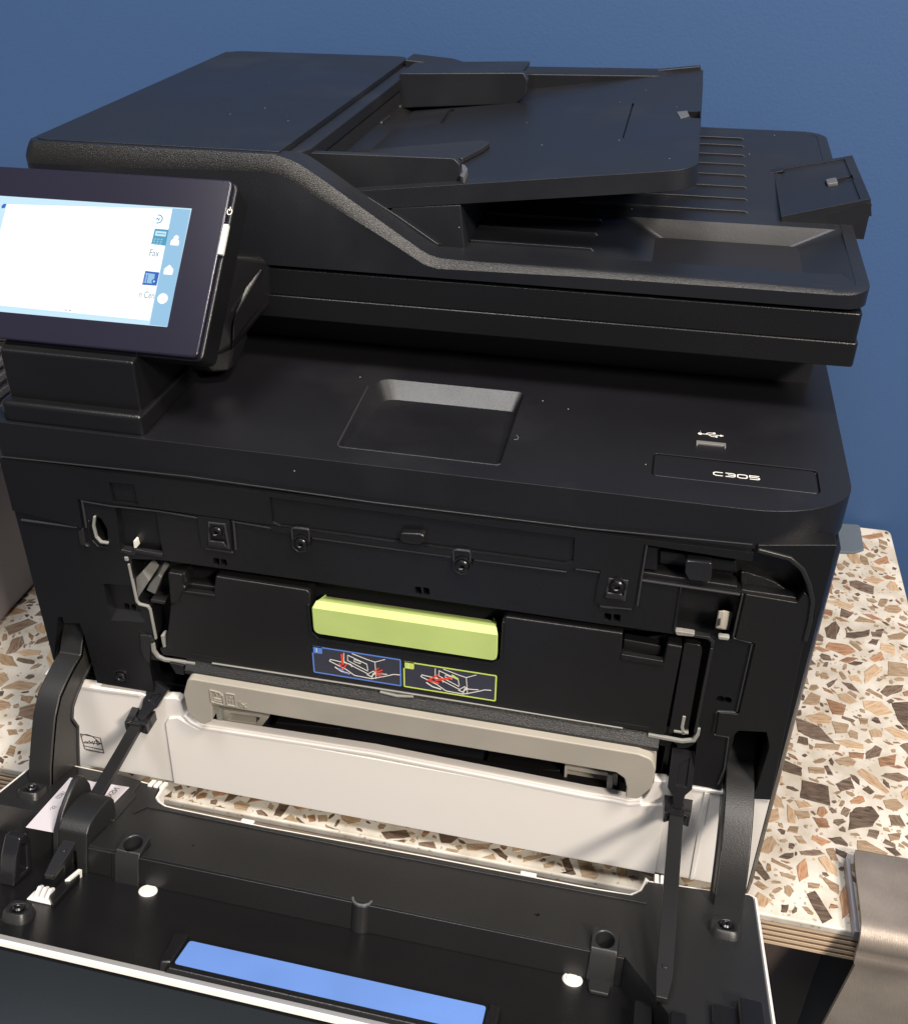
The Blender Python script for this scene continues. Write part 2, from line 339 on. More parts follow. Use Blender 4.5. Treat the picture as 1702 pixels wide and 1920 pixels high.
TR = [(1, [(1502,1462),(1552,1474),(1556,1512),(1499,1496)]), (1, [(1592,1524),(1604,1514),(1633,1512),(1648,1530),(1635,1550),(1589,1557)]),
      (1, [(1511,1676),(1527,1670),(1560,1722),(1541,1732),(1530,1712)]), (2, [(1606,1576),(1622,1576),(1664,1600),(1660,1610),(1607,1600)]),
      (1, [(1564,1600),(1565,1590),(1588,1600),(1584,1610)]), (1, [(1550,1571),(1575,1569),(1589,1583),(1588,1588),(1566,1583)]),
      (0, [(1547,1592),(1562,1590),(1572,1615),(1557,1614)]), (0, [(1540,1646),(1546,1645),(1572,1660),(1573,1678),(1556,1668)]),
      (0, [(1412,1657),(1421,1651),(1443,1666),(1430,1669)]), (1, [(1413,1615),(1421,1612),(1444,1648),(1434,1652),(1414,1630)]),
      (0, [(1460,1634),(1493,1643),(1489,1650),(1464,1643)]), (0, [(1446,1608),(1486,1628),(1480,1632),(1445,1616)]),
      (0, [(1513,1655),(1537,1657),(1534,1667),(1514,1665)]), (1, [(1464,1696),(1478,1696),(1474,1712),(1463,1710)]),
      (4, [(1522,1532),(1548,1535),(1556,1552),(1535,1553)]), (2, [(1488,1519),(1514,1521),(1518,1535),(1496,1537)]),
      (0, [(1480,1549),(1497,1550),(1494,1563),(1474,1560)]), (2, [(1487,1567),(1502,1567),(1513,1583),(1498,1582)]),
      (3, [(1565,1470),(1594,1456),(1602,1480),(1575,1484)]), (2, [(1528,1394),(1575,1396),(1570,1408),(1525,1404)]),
      (1, [(1466,1424),(1503,1440),(1502,1456),(1467,1446)]), (2, [(1514,1438),(1545,1440),(1545,1452),(1516,1450)]),
      (4, [(1547,1310),(1585,1322),(1580,1342),(1560,1340)]), (3, [(1490,1345),(1535,1362),(1565,1395),(1520,1385),(1495,1372)]),
      (2, [(1558,1352),(1590,1358),(1588,1376),(1565,1376)]), (3, [(1591,1090),(1605,1088),(1638,1100),(1636,1115),(1612,1108),(1592,1098)]),
      (4, [(1533,1140),(1560,1145),(1558,1156),(1536,1150)]), (2, [(1610,1155),(1640,1165),(1641,1170),(1600,1165)]),
      (3, [(1632,1184),(1655,1186),(1650,1196),(1634,1194)]), (1, [(1634,1198),(1648,1199),(1642,1210),(1626,1207)]),
      (1, [(1585,1186),(1615,1184),(1630,1180),(1628,1192),(1600,1198),(1584,1196)]), (0, [(1662,1192),(1690,1185),(1700,1190),(1690,1200),(1668,1200)]),
      (2, [(1664,1240),(1700,1245),(1702,1270),(1664,1268)]), (1, [(1670,1318),(1702,1316),(1702,1372),(1682,1350)]),
      (3, [(1548,1283),(1570,1272),(1560,1285),(1552,1290)]), (3, [(1576,1278),(1596,1282),(1612,1300),(1590,1292)]),
      (2, [(1502,1320),(1520,1298),(1538,1305),(1534,1322),(1510,1322)]), (4, [(1590,1410),(1620,1412),(1617,1424),(1592,1420)]),
      (2, [(1563,1425),(1590,1418),(1605,1428),(1597,1438),(1575,1436)]), (4, [(1645,1422),(1680,1414),(1676,1436),(1650,1438)]),
      (2, [(1655,1500),(1680,1498),(1694,1512),(1680,1522),(1660,1516)]), (2, [(1640,1490),(1660,1492),(1650,1500),(1634,1498)]),
      (3, [(1628,1555),(1648,1558),(1643,1574),(1624,1568)]), (0, [(1663,1564),(1690,1562),(1684,1576),(1668,1578)]),
      (1, [(1656,1588),(1676,1590),(1690,1604),(1678,1606),(1668,1598)]), (0, [(1500,1280),(1512,1268),(1516,1284)]),
      (3, [(1576,1140),(1600,1150),(1588,1160),(1574,1156)]), (3, [(1495,1240),(1520,1236),(1530,1246),(1500,1250)]),
      # strip in the gap under the tray
      (3, [(304,1499),(324,1483),(322,1494),(310,1508)]), (3, [(325,1476),(340,1472),(343,1480),(330,1484)]), (2, [(438,1507),(452,1501),(470,1510),(462,1521),(440,1516)]),
      (3, [(402,1512),(414,1510),(420,1522),(410,1526)]), (3, [(480,1520),(490,1518),(502,1528),(498,1540),(484,1534)]), (2, [(353,1500),(362,1499),(366,1512),(354,1512)]),
      (1, [(513,1529),(524,1506),(543,1510),(526,1532)]), (2, [(530,1536),(545,1526),(560,1540),(552,1548)]), (4, [(576,1530),(590,1527),(593,1540),(580,1542)]),
      (2, [(596,1529),(613,1528),(614,1541),(597,1542)]), (1, [(556,1531),(572,1544),(568,1548),(556,1538)]), (2, [(610,1545),(635,1558),(630,1566),(612,1556)]),
      (1, [(714,1560),(762,1556),(770,1570),(725,1574)]), (1, [(736,1578),(760,1574),(758,1586),(744,1587)]), (3, [(784,1580),(813,1578),(818,1593),(786,1592)]),
      (1, [(822,1562),(862,1569),(845,1582),(828,1581)]), (2, [(875,1582),(920,1582),(915,1594),(876,1595)]), (2, [(838,1590),(862,1596),(852,1603),(834,1596)]),
      (1, [(920,1592),(935,1590),(952,1606),(950,1614),(936,1606)]), (2, [(902,1610),(925,1600),(930,1612),(912,1618)]), (2, [(980,1608),(1030,1600),(1032,1606),(980,1618)]),
      (1, [(1052,1612),(1066,1608),(1080,1640),(1066,1650),(1050,1645),(1062,1636)]), (2, [(1082,1612),(1108,1618),(1122,1642),(1110,1656),(1090,1648)]), (2, [(1018,1620),(1040,1614),(1038,1626),(1020,1628)])]
placed = []
def cam_big(x, y, r):
    d = Vector((x-CAM[0], y-CAM[1], -250-CAM[2])); q = RM.T @ np.array(d); 
    if q[2] > -1: return 0, 9999, 9999
    return r*FPX/-q[2], CX+FPX*q[0]/-q[2], CY-FPX*q[1]/-q[2]
for ci, px in TR:
    poly = rough_poly(Dp(px, -250), rnd_, .35); cs = cells(poly, 1)
    if any(p[1] < -2.2 for p in poly): poly = [(p[0], max(p[1], -1.4)) for p in poly]
    for c in cs: occ[c] = True
    me, cx, cy = chip_local(poly, CH[ci]); placed.append((me, cx, cy, 0, 1, 6))
base = []
for i in range(60):
    el = rnd_.choice([1, 1.3, 1.7, 2.2, 2.8]); n = rnd_.choice([4, 4, 5, 5, 6]); a0 = rnd_.uniform(0, 6.3)
    poly = [(math.cos(a0+2*math.pi*k/n+rnd_.uniform(-.35, .35))*rnd_.uniform(.75, 1.1)*math.sqrt(el), math.sin(a0+2*math.pi*k/n+rnd_.uniform(-.35, .35))*rnd_.uniform(.7, 1.1)/math.sqrt(el)) for k in range(n)]
    poly = [(p[0]*5, p[1]*5) for p in poly]; poly = rough_poly(poly, rnd_, .3); me, cx, cy = chip_local(poly, CH[[0, 1, 2, 3, 4, 0, 2][i % 7]])
    base.append((me, [(p[0]-cx, p[1]-cy) for p in poly]))
for R, tries in ((9.5, 420), (7.2, 1400), (5.2, 3200), (3.8, 3600), (2.6, 4500), (1.7, 6000)):
    for _ in range(tries):
        x = rnd_.uniform(-430, 318); y = rnd_.uniform(1, 400)
        if -185 < x < 190 and y > 25: continue
        rr = R*rnd_.uniform(.8, 1.25); px, u, v = cam_big(x, y, rr)
        if not (-40 < u < 1740 and 900 < v < 1960): continue
        b = rnd_.choice(base); a = rnd_.uniform(0, 6.28); s = rr/5; c_, s_ = math.cos(a), math.sin(a)
        pl = [(x+(p[0]*c_-p[1]*s_)*s, y+(p[0]*s_+p[1]*c_)*s) for p in b[1]]
        if max(p[0] for p in pl) > 319 or min(p[1] for p in pl) < -1.2 or max(p[1] for p in pl) > 401: continue
        gp = [(x+(p[0]*c_-p[1]*s_)*(s+.11), y+(p[0]*s_+p[1]*c_)*(s+.11)) for p in b[1]]
        cs = cells(gp)
        if any(occ[c] for c in cs): continue
        for c in cs: occ[c] = True
        placed.append((b[0], x, y, a, s, px))
placed.sort(key=lambda p: -p[5])
big, small = placed[:300], placed[300:]
for me, x, y, a, s, px in big: put_chip(me, x, y, a, s)
V, F, MI = [], [], []
for me, x, y, a, s, px in small:
    k = len(V); c_, s_ = math.cos(a), math.sin(a); mi = CH.index(me.materials[0])
    for v in me.vertices: V.append((x/1000+(v.co.x*c_-v.co.y*s_)*s, y/1000+(v.co.x*s_+v.co.y*c_)*s, v.co.z+.0001))
    for p in me.polygons: F.append([k+i for i in p.vertices]); MI.append(mi)
me = bpy.data.meshes.new('stone_grit'); me.from_pydata(V, [], F)
for m in CH: me.materials.append(m)
me.polygons.foreach_set('material_index', MI)
g = bpy.data.objects.new('stone_grit', me); COL.objects.link(g); g.parent = ttop; g['kind'] = 'stuff'
# ================================================================== OTHER THINGS ROUND THE PRINTER
cab = thing('under_table_cabinet', (300, 180, -985), 'dark brown cabinet standing under the front edge of the terrazzo table', 'cabinet')
mk('side_panel', bx(120, 246, 16, 380, -985, -276), LEG, cab, bev=.8)
mk('side_panel', bx(250, 294, 30, 380, -985, -276), pbr('near_black_laminate', (.05, .038, .034), .5), cab, bev=.8)
mt = mk('desk_pad', prism(fil(Dp([(1540,980),(1611,984),(1619,1030),(1600,1036),(1540,1034)], -248), 3), FZ, -250, -247.6), pbr('slate_blue_rubber', (.10, .125, .155), .7, grain=500, gs=.5), bev=.6)
top(mt, 'flat slate blue pad on the table by the blue wall behind the printer', 'pad')
om = thing('office_machine', (-520, 250, -250), 'pale lilac grey cased machine with slatted vent, on the table left of the printer', 'machine')
mk('casing', bx(-700, -334, 40, 380, -249.5, -20), MACH, om, bev=5, seg=4)
for i in range(9): mk('vent_slat', prism([(120, -122+i*10), (250, -122+i*10), (250, -117+i*10), (120, -117+i*10)], FX, -334.5, -331.5), pbr('pale_vent_plastic', (.5, .48, .46), .5) if i == 0 else bpy.data.materials['pale_vent_plastic'], om, bev=.5)
# brushed steel cover hooked over the front edge of the table
def steel_mat():
    m = pbr('brushed_steel', (.34, .30, .265), .30, metal=.55); nt = m.node_tree; b = nt.nodes['Principled BSDF']
    tc = N(nt, 'ShaderNodeTexCoord'); mp = N(nt, 'ShaderNodeMapping'); mp.inputs['Scale'].default_value = (1, .10, .10); mp.inputs['Rotation'].default_value = (0, 0, .1)
    nz = N(nt, 'ShaderNodeTexNoise'); nz.inputs['Scale'].default_value = 2600; nz.inputs['Detail'].default_value = 3
    nt.links.new(tc.outputs['Object'], mp.inputs[0]); nt.links.new(mp.outputs[0], nz.inputs['Vector'])
    mr = N(nt, 'ShaderNodeMapRange'); mr.inputs['To Min'].default_value = .38; mr.inputs['To Max'].default_value = .62; nt.links.new(nz.outputs['Fac'], mr.inputs['Value']); nt.links.new(mr.outputs[0], b.inputs['Roughness'])
    bp = N(nt, 'ShaderNodeBump'); bp.inputs['Strength'].default_value = .5; bp.inputs['Distance'].default_value = .0004; nt.links.new(nz.outputs['Fac'], bp.inputs['Height']); nt.links.new(bp.outputs['Normal'], b.inputs['Normal'])
    n2 = N(nt, 'ShaderNodeTexNoise'); n2.inputs['Scale'].default_value = 35; n2.inputs['Detail'].default_value = 6; nt.links.new(tc.outputs['Object'], n2.inputs['Vector'])
    cr = N(nt, 'ShaderNodeValToRGB'); cr.color_ramp.elements[0].position = .3; cr.color_ramp.elements[0].color = (.23, .195, .165, 1); cr.color_ramp.elements[1].position = .7; cr.color_ramp.elements[1].color = (.34, .295, .25, 1)
    nt.links.new(n2.outputs['Fac'], cr.inputs[0]); nt.links.new(cr.outputs[0], b.inputs['Base Color']); return m
ST = steel_mat()
prof = [(46, -249.2), (45, -244), (41.5, -241.6), (30, -240.8), (10, -240.4), (-2, -240.6), (-6, -240.2), (-9.5, -241.6), (-12, -245), (-12.6, -248.5), (-12.2, -251.5), (-13.8, -254), (-14.6, -257), (-14.2, -260), (-16, -270), (-22, -310), (-34, -420)]
def lx(y, z):   # left edge of the sheet
    t = max(0, (-258-z)); return 252.5-t*.16 if t else 252.5 - (0 if y > 0 else (-y)*.10)
Lf, Rt = [], []
V = []; n = len(prof)
pv = [Vector(p) for p in prof]
for k in (0, 1):
    for i, p in enumerate(pv):
        a = pv[max(0, i-1)]; b = pv[min(n-1, i+1)]; d = (b-a).normalized(); nr = Vector((d.y, -d.x)); q = p+nr*(0 if k == 0 else 2.2) if True else p
        x0 = lx(p.x, p.y)
        if i < 4: x0 += [5.5, 3.0, 1.2, .2][i]
        V += [(x0, q.x, q.y), (x0+2.5, q.x, q.y), (430, q.x, q.y)]
F = []
for i in range(n-1):
    for s in (0, 1):
        o0 = s*3*n
        for c in (0, 1): F.append([o0+3*i+c, o0+3*i+c+1, o0+3*i+3+c+1, o0+3*i+3+c])
    F.append([3*i, 3*i+3, 3*n+3*i+3, 3*n+3*i]); F.append([3*i+2, 3*i+5, 3*n+3*i+5, 3*n+3*i+2])
for c in (0, 1):
    F.append([c, c+1, 3*n+c+1, 3*n+c]); F.append([3*(n-1)+c, 3*(n-1)+c+1, 3*n+3*(n-1)+c+1, 3*n+3*(n-1)+c])
stl = thing('steel_cover', (330, 10, -250), 'brushed steel cover folded over the front edge of the table, right of the printer', 'metal cover')
so = mk('folded_sheet', (V, F), ST, stl); so.data.set_sharp_from_angle(angle=math.radians(70))
mk('inner_lip', bx(249.5, 252, -8, 40, -249.6, -243), pbr('dull_zinc', (.30, .29, .32), .5, metal=.6), stl, bev=.4)
# ================================================================== PRINTER
prt = thing('multifunction_printer', (0, 190, -250), 'black multifunction laser printer with its white front door folded down and document feeder on top', 'printer')
X0 = -3.7
def plan(hw_l, hw_r, y0, y1, cl, cr):   # body plan with elliptical front corners
    P = []
    for k in range(11):
        a = math.pi*1.0+k/10*math.pi/2; P.append((hw_l+cl[0]+cl[0]*math.cos(a), y0+cl[1]+cl[1]*math.sin(a)))
    for k in range(11):
        a = math.pi*1.5+k/10*math.pi/2; P.append((hw_r-cr[0]+cr[0]*math.cos(a), y0+cr[1]+cr[1]*math.sin(a)))
    P += [(hw_r, y1-8), (hw_r-8, y1), (hw_l+8, y1), (hw_l, y1-8)]
    return P
# --- body core behind the front plates
core = plan(-202, 199, 10, 372, (5, 8), (14, 22))
CAV = bx(-124, 141, -5, 62, -236, -152)      # manual feed and paper tray cavity
OPEN_PX = [(247,1048),(303,1050),(430,1068),(599,1092),(807,1123),(1100,1166),(1270,1190),(1322,1193),(1335,1206),(1333,1225),(1306,1372),(1300,1388),(1262,1390),(1090,1366),(780,1312),(500,1268),(372,1248),(310,1241),(291,1231),(285,1208),(292,1196),(280,1141),(262,1137),(254,1126)]
OP = Fp(OPEN_PX)
core_o = mk('body_shell', prism(core, FZ, -243, -20.6), BLK, prt, bev=1.2, seg=2, cuts=[CAV, prism(OP, FY, -5, 30), prism(rect(-195, -168, -176, -119), FY, 0, 60), prism(rect(171.5, -166, 189, -121), FY, 0, 60),
    prism(rect(-158, -166, -122, -134), FY, 0, 40), prism(rect(144, -166, 160, -140), FY, 0, 45)])
for x in (-185, 175):
    for y in (30, 340): mk('foot', bx(x-9, x+9, y, y+18, -249.9, -242), VOID, prt, bev=.8)
# --- front frame plate (lower panel level y 0..10.5)
FRO = [(-198.5, -21), (-198.5, -165), (-124, -165), (-124, -137), (-118, -134), (140, -136), (146, -140), (146, -165.5), (194.6, -165.5), (194.6, -21)]
SLL = Fp([(109,1158),(118,1157),(120,1168),(150,1169),(157,1185),(184,1285),(97,1278)]); SLR = Fp([(1382,1363),(1434,1367),(1441,1376),(1440,1397),(1409,1505),(1345,1500),(1378,1372)])
def slots2(pxs, n=1):
    return [prism(fil(Fp(q), .5, 2), FY, -3, 8) for q in pxs]
TW = [[(400,1046),(411,1047),(412,1060),(401,1058)], [(414,1048),(424,1049),(427,1061),(415,1060)], [(777,1100),(789,1101),(791,1115),(779,1113)], [(793,1101),(804,1103),(806,1116),(794,1115)],
      [(1133,1149),(1146,1151),(1145,1165),(1132,1162)], [(1150,1151),(1163,1153),(1162,1166),(1149,1165)], [(226,1141),(235,1141),(237,1153),(227,1151)], [(239,1142),(247,1143),(249,1154),(240,1153)]]
fr_cuts = [prism(OP, FY, -3, 14), prism(SLL, FY, -3, 14), prism(SLR, FY, -3, 14)] + slots2(TW)
fr_cuts += [prism(fil(Fp([(279,1236),(345,1246),(349,1320),(300,1330),(290,1300)]), 2), FY, -3, 14), prism(fil(Fp([(1238,1404),(1290,1402),(1302,1394),(1306,1390),(1296,1480),(1288,1492),(1238,1488)]), 2), FY, -3, 14)]
fr_cuts += [prism(circ(*Fp([(1350,1311)])[0], 2.0, 16), FY, -3, 7), prism(circ(*Fp([(1363,1313)])[0], 2.0, 16), FY, -3, 7)]
# kidney slot
kid = fil(Fp([(177,966),(190,972),(201,990),(204,1012),(192,1018),(180,1008),(173,985)]), 2)
fr_cuts.append(prism(kid, FY, -3, 9))
# square recess bottom left and the one under the latch on the right
sq1 = Fp([(193,1094),(250,1098),(276,1170),(208,1166)]); sq1i = Fp([(200,1099),(252,1102),(270,1167),(214,1164)])
fr_cuts.append(prism(sq1, FY, -1, 4.5, Fp([(196,1097),(250,1100),(262,1157),(212,1150)])))
sq2 = fil(Fp([(1272,1098),(1391,1112),(1372,1200),(1262,1182)]), 1.5)
fr_cuts.append(prism(sq2, FY, -3, 9))
sq3 = Fp([(214,940),(293,952),(308,1045),(226,1032)]); fr_cuts.append(prism(sq3, FY, -1, 3.2, inset(sq3, 1.2)))
RC = Fp([(1212,1018),(1419,1036),(1480,1050),(1507,1080),(1512,1112),(1494,1128),(1390,1110),(1201,1084)])
fr_cuts.append(prism(RC, FY, -3, 15))
frame = mk('front_frame', prism(FRO, FY, 0, 10.4), BLK, prt, bev=.5, seg=2, cuts=fr_cuts)
mk('compartment_back', prism(inset(RC, -1.5), FY, 10.8, 14), VOID, prt)
mk('body_corner', prism([(194.4, 0), (196.5, 4), (199, 12), (199.2, 34), (192, 34), (190, 10.6)], FZ, -243, -21), BLK, prt, bev=.5)
mk('body_corner', prism([(-198.3, 0), (-200.5, 4), (-201.5, 12), (-201.5, 34), (-196, 34), (-194, 10.6)], FZ, -165, -21), BLK, prt, bev=.5)
# kidney rim with its highlight painted as a pale strip, clip to its left
mk('slot_rim', ribbon(Fp([(178,968),(176,985),(181,1006),(190,1016),(204,1018)], -.6), 1.1, FY, -1.4, .4), GREYL, frame, bev=.3)
mk('slot_rim', ribbon(Fp([(168,975),(167,992),(173,1012),(185,1024),(203,1026)]), 1.0, FY, -.8, .5), BLK, frame, bev=.3)
mk('clip', prism(Fp([(149,994),(158,988),(163,1017),(170,1024),(153,1018)]), FY, -1.6, .4), ARM, frame, bev=.5)
mk('recess_lip', ribbon(Fp([(228,1032),(250,1037),(256,1032),(306,1041)]), 2.2, FY, -.8, 1.0), ARM, frame, bev=.5)
mk('recess_pin', prism(fil(Fp([(251,1013),(255,1013),(258,1026),(253,1027)]), .6), FY, -.5, 3), INKW, frame)
mk('lower_panel_step', prism(Fp([(263,1182),(289,1198),(280,1245),(283,1240)]), FY, -.6, .2), BLK, frame)
fl = mk('frame_flange', prism(Fp([(264,1187),(285,1190),(292,1200),(284,1206),(283,1243),(272,1230),(266,1215)]), FY, -1.5, .3), ARM, frame, bev=.5)
# --- upper bezel: proud plate with the scooped pull recess
UBZ = Fp([(1,851),(38,970),(143,984),(157,990),(148,933),(209,943),(296,952),(372,965),(380,1023),(437,1031),(432,972),(508,984),(514,994),(548,999),(700,1019),(848,1040),(888,1045),(1065,1066),(1077,1061),(1126,1067),(1116,1124),(1124,1131),(1186,1137),(1207,1018),(1415,1036),(1416,1020.5),(1099,988.5),(700,940)])
UBZ[0] = (-198.5, UBZ[-1][1]-.0); UBZ[-1] = (0, UBZ[0][1]); UBZ[-2] = (91.2, UBZ[0][1]); UBZ[-3] = (162.5, UBZ[0][1]+.2)
UBZ[0] = (-198.5, -20.6); UBZ[-1] = (0, -20.6); UBZ[-2] = (91.2, -20.6); UBZ[-3] = (162.5, -20.6); UBZ[-4] = (162.5, -25)
UBZ[1] = (-198.5, -51)
scoop_o = fil(Fp([(506,934),(1078,1009),(1076,1056),(1064,1066),(527,995),(512,985),(507,972)], -1.2), 1.2)
so_ = Fp([(505,932),(1078,1008),(1075,1052),(1062,1058),(526,987),(511,979)], -1.2); si_ = Fp([(524,936),(1066,1012),(1062,1040),(1039,1037),(530,968),(526,964)], 6)
d1 = Fp([(389,978),(422,982),(432,1028),(390,1022)], -1); d1b = Fp([(396,984),(416,986),(419,1008),(397,1006)], 5)
d2 = Fp([(1139,1082),(1177,1087),(1172,1126),(1132,1120)], -1); d2b = Fp([(1146,1086),(1168,1088),(1166,1110),(1144,1108)], 5)
top_rec = Fp([(205,904),(252,908),(260,946),(214,941)], -1)
ubz = mk('upper_bezel', prism(UBZ, FY, -1.3, 9.8), BLK, prt, bev=.45, seg=2, cuts=[prism(so_, FY, -1.4, 7, si_), prism(top_rec, FY, -2, 3)])
def seam(px, off, w=1.0): return mk('seam_glint', ribbon([(a+off[0], b+off[1]) for a, b in Fp(px, -1.0)], w, FY, -1.15, .4), GLINT, frame, bev=.42)  # added raised strip, its lighter colour painting the glint beside a seam
for q in ([(38,971),(143,985)], [(150,935),(209,945),(296,954),(370,967)], [(384,1024),(436,1032)], [(433,973),(508,986)], [(584,1004),(847,1040)], [(888,1045),(1062,1068)], [(1078,1062),(1124,1069)], [(1124,1132),(1184,1138)], [(1202,1084),(1388,1111)], [(1126,1133),(1150,1136)]): seam(q, (0, -1.5))
for q in ([(372,967),(380,1023)], [(437,1031),(432,974)], [(1126,1069),(1117,1124)], [(1188,1136),(1206,1020)], [(148,935),(157,990)]): seam(q, (1.4, 0))
for q in ([(1397,1112),(1379,1194)], [(1379,1195),(1414,1204)], [(1414,1206),(1385,1334)], [(1384,1335),(1348,1333)], [(1347,1334),(1341,1374)], [(1342,1376),(1370,1381),(1362,1440),(1350,1470)]): seam(q, (-1.1, -.9), .8)
mk('scoop_glint', ribbon(Fp([(532,968.5),(1036,1036)], 5.6), .6, FY, 5.0, 6.6), GLINT, ubz, bev=.2)  # thin added strip paints the bright line inside the scoop
mk('bezel_seam_glint', ribbon(Fp([(3,856),(352,893),(700,942),(1099,990.5),(1410,1021)], -1.3), .7, FY, -1.7, -1.2), GLINT, ubz, bev=.28)
def screw(px, y, r=3.1, par=None, ring=True):
    x, z = Fp([px], y)[0]
    star = []
    for k in range(12): a = k*math.pi/6; q = r*(.50 if k % 2 == 0 else .30); star.append((x+q*math.cos(a), z+q*math.sin(a)))
    s = mk('screw', rings([[FY(a, b, y-t) for a, b in circ(x, z, r*k, 24)] for t, k in ((-1, 1), (1.1, 1), (1.8, .8), (2.0, .6))]), SCR, par, cuts=[prism(star, FY, y-3, y-.6)])
    if ring: mk('screw_seat', ribbon(circ(x, z, r*1.25, 24), .8, FY, y-.5, y+.4, closed=True), BLK, par)
    return s
for pxs in ([(389,976),(425,980),(434,1030),(390,1024)], [(1139,1081),(1180,1086),(1173,1128),(1131,1121)]):
    q = Fp(pxs, -1.3); w = sum(p[0] for p in q)/4, sum(p[1] for p in q)/4
    mk('screw_pocket', join(ribbon(inset(q, 1), 1.2, FY, -2.0, -1.2, closed=True)), GLINT, ubz, bev=.35)
mk('pocket_sill', prism(Fp([(392,1011),(421,1014),(429,1026),(390,1020)], -1.5), FY, -3.0, -1.2), ARM, ubz, bev=1.0)
mk('pocket_sill', prism(Fp([(1137,1108),(1166,1111),(1172,1124),(1132,1119)], -1.5), FY, -3.0, -1.2), ARM, ubz, bev=1.0)
screw((407,996), -1.6, par=ubz); screw((1157,1098), -1.6, par=ubz)
for cx, cy in ((564,1015), (866,1056)):
    tb = fil(Fp([(cx-19,cy-27),(cx+17,cy-23),(cx+17,cy+10),(cx+8,cy+20),(cx-5,cy+21),(cx-15,cy+12)], -1.5), 2.0)
    tab = mk('screw_tab', prism(tb, FY, -1.2, 1), BLK, ubz, bev=.4); mk('tab_rim', ribbon(inset(tb, .4), .7, FY, -1.9, -1.1, closed=True), GLINT, ubz, bev=.2)
    screw((cx+1, cy+3), -1.9, par=ubz)
mk('latch_bump', prism(fil(Fp([(749,996),(790,998),(799,1003),(795,1014),(786,1019),(752,1015)], -2), 1.6), FY, -3.6, 4), BLK, ubz, bev=1.4, seg=3)
screw((228,1267), 0, 3.0, frame)
mk('screw_recess_ring', ribbon(circ(*Fp([(228,1267)])[0], 4.3, 28), 1.0, FY, -.7, .4, closed=True), GLOS, frame)
# --- items in the right compartment
mk('compartment_post', prism(Fp([(1210,1019),(1233,1022),(1232,1066),(1205,1063)], 4), FY, 2, 14), BLK, prt, bev=.7)
mk('compartment_shelf', prism(Fp([(1204,1068),(1382,1095),(1382,1110),(1202,1083)], 3), FY, 1.2, 14), INN, prt, bev=.7)
mk('compartment_bar', prism(Fp([(1236,1030),(1380,1050),(1382,1072),(1235,1055)], 8), FY, 7, 14), INN, prt, bev=.7)
mk('release_lug', prism(fil(Fp([(1284,1048),(1335,1052),(1334,1078),(1328,1090),(1290,1085),(1283,1072)], 0), 1.4), FY, -1.5, 12), GLOS, prt, bev=2.0, seg=3)
mk('grained_cheek', rings([[FY(x, z, y) for x, z in Fp(q, y)] for y, q in ((6, [(1388,1072),(1400,1073),(1430,1082),(1450,1090),(1474,1106),(1388,1100)]), (11, [(1388,1066),(1405,1067),(1440,1080),(1462,1090),(1480,1104),(1388,1098)]))]), EDGE, prt, bev=.6)
mk('cheek_sill', prism(Fp([(1388,1103),(1492,1118),(1493,1125),(1390,1110)], 2), FY, 1, 12), BLK, prt, bev=.8)
mk('pocket_floor', prism(inset(sq2, -.4), FY, 8.6, 10.2), INN, prt)
mk('pocket_rim', ribbon(Fp([(1276,1100),(1263,1180),(1300,1187)]), 1.2, FY, -.8, .6), BLK, frame, bev=.4)
mk('lit_pocket_lip', prism(fil(Fp([(1264,1177),(1303,1183),(1300,1189),(1268,1186)]), .8), FY, -2.2, 1), pbr('lit_lip_grey_plastic', (.22, .21, .19), .35, grain=500, gs=1), frame, bev=.6)  # grey colour stands in for light on the pocket's lower lip
mk('sensor_latch', rings([[FY(x, z, t) for x, z in fil(Fp(q, t), .6, 2)] for t, q in ((6, [(1346,1145),(1374,1148),(1366,1182),(1340,1179)]), (-.5, [(1346,1145),(1360,1144),(1356,1180),(1340,1179)]), (-1.6, [(1348,1147),(1356,1146),(1352,1178),(1342,1177)]))]), GREY, frame, bev=.3)
mk('sensor_slot', ribbon(Fp([(1344,1174),(1346,1162),(1349,1161),(1348,1172)], -2), .6, FY, -2.2, -1.5), INKK, frame)
mk('latch_foot', prism(fil(Fp([(1345,1188),(1368,1191),(1365,1197),(1346,1195)]), .8), FY, -1.8, 1), GREYL, frame, bev=.6)
# --- right lower cover (proud plate)
RLC = Fp([(1397,1111),(1494,1127),(1507,1108),(1518,1118),(1516,1150),(1500,1230),(1447,1497),(1411,1495),(1441,1397),(1436,1370),(1384,1367),(1372,1379),(1341,1375),(1347,1333),(1384,1336),(1415,1204),(1378,1195)])
RLC = [(min(p[0], 194.4), p[1]) for p in RLC]
mk('lower_cover', prism(RLC, FY, -1.3, 2), pbr('lower_cover_plastic', (.008, .0075, .0075), .36, grain=1400, gs=.25), prt, bev=.45)
mk('arch_rim', ribbon(Fp([(1419,1030),(1480,1046),(1503,1066),(1516,1095),(1522,1125),(1518,1160),(1508,1200)], -.8), 2.2, FY, -2.2, 1.5), ARM, prt, bev=.7)
mk('arch_cover', prism([(x, z) for x, z in Fp([(1419,1021),(1570,1021),(1572,1060),(1550,1130),(1524,1160),(1524,1120),(1518,1092),(1505,1064),(1481,1044),(1419,1028)], -.4)], FY, -1.0, 9) if False else prism([(x if x < 194.3 else 194.3, z) for x, z in Fp([(1419,1021),(1570,1021),(1572,1060),(1550,1130),(1524,1160),(1524,1120),(1518,1092),(1505,1064),(1481,1044),(1419,1028)], -.4)], FY, -1.0, 9), BLK, prt, bev=.5)
mk('side_vent_block', prism(Fp([(1497,1230),(1488,1290),(1492,1330),(1470,1326),(1480,1260)], 20), FY, 18, 60), ARM, prt, bev=1)
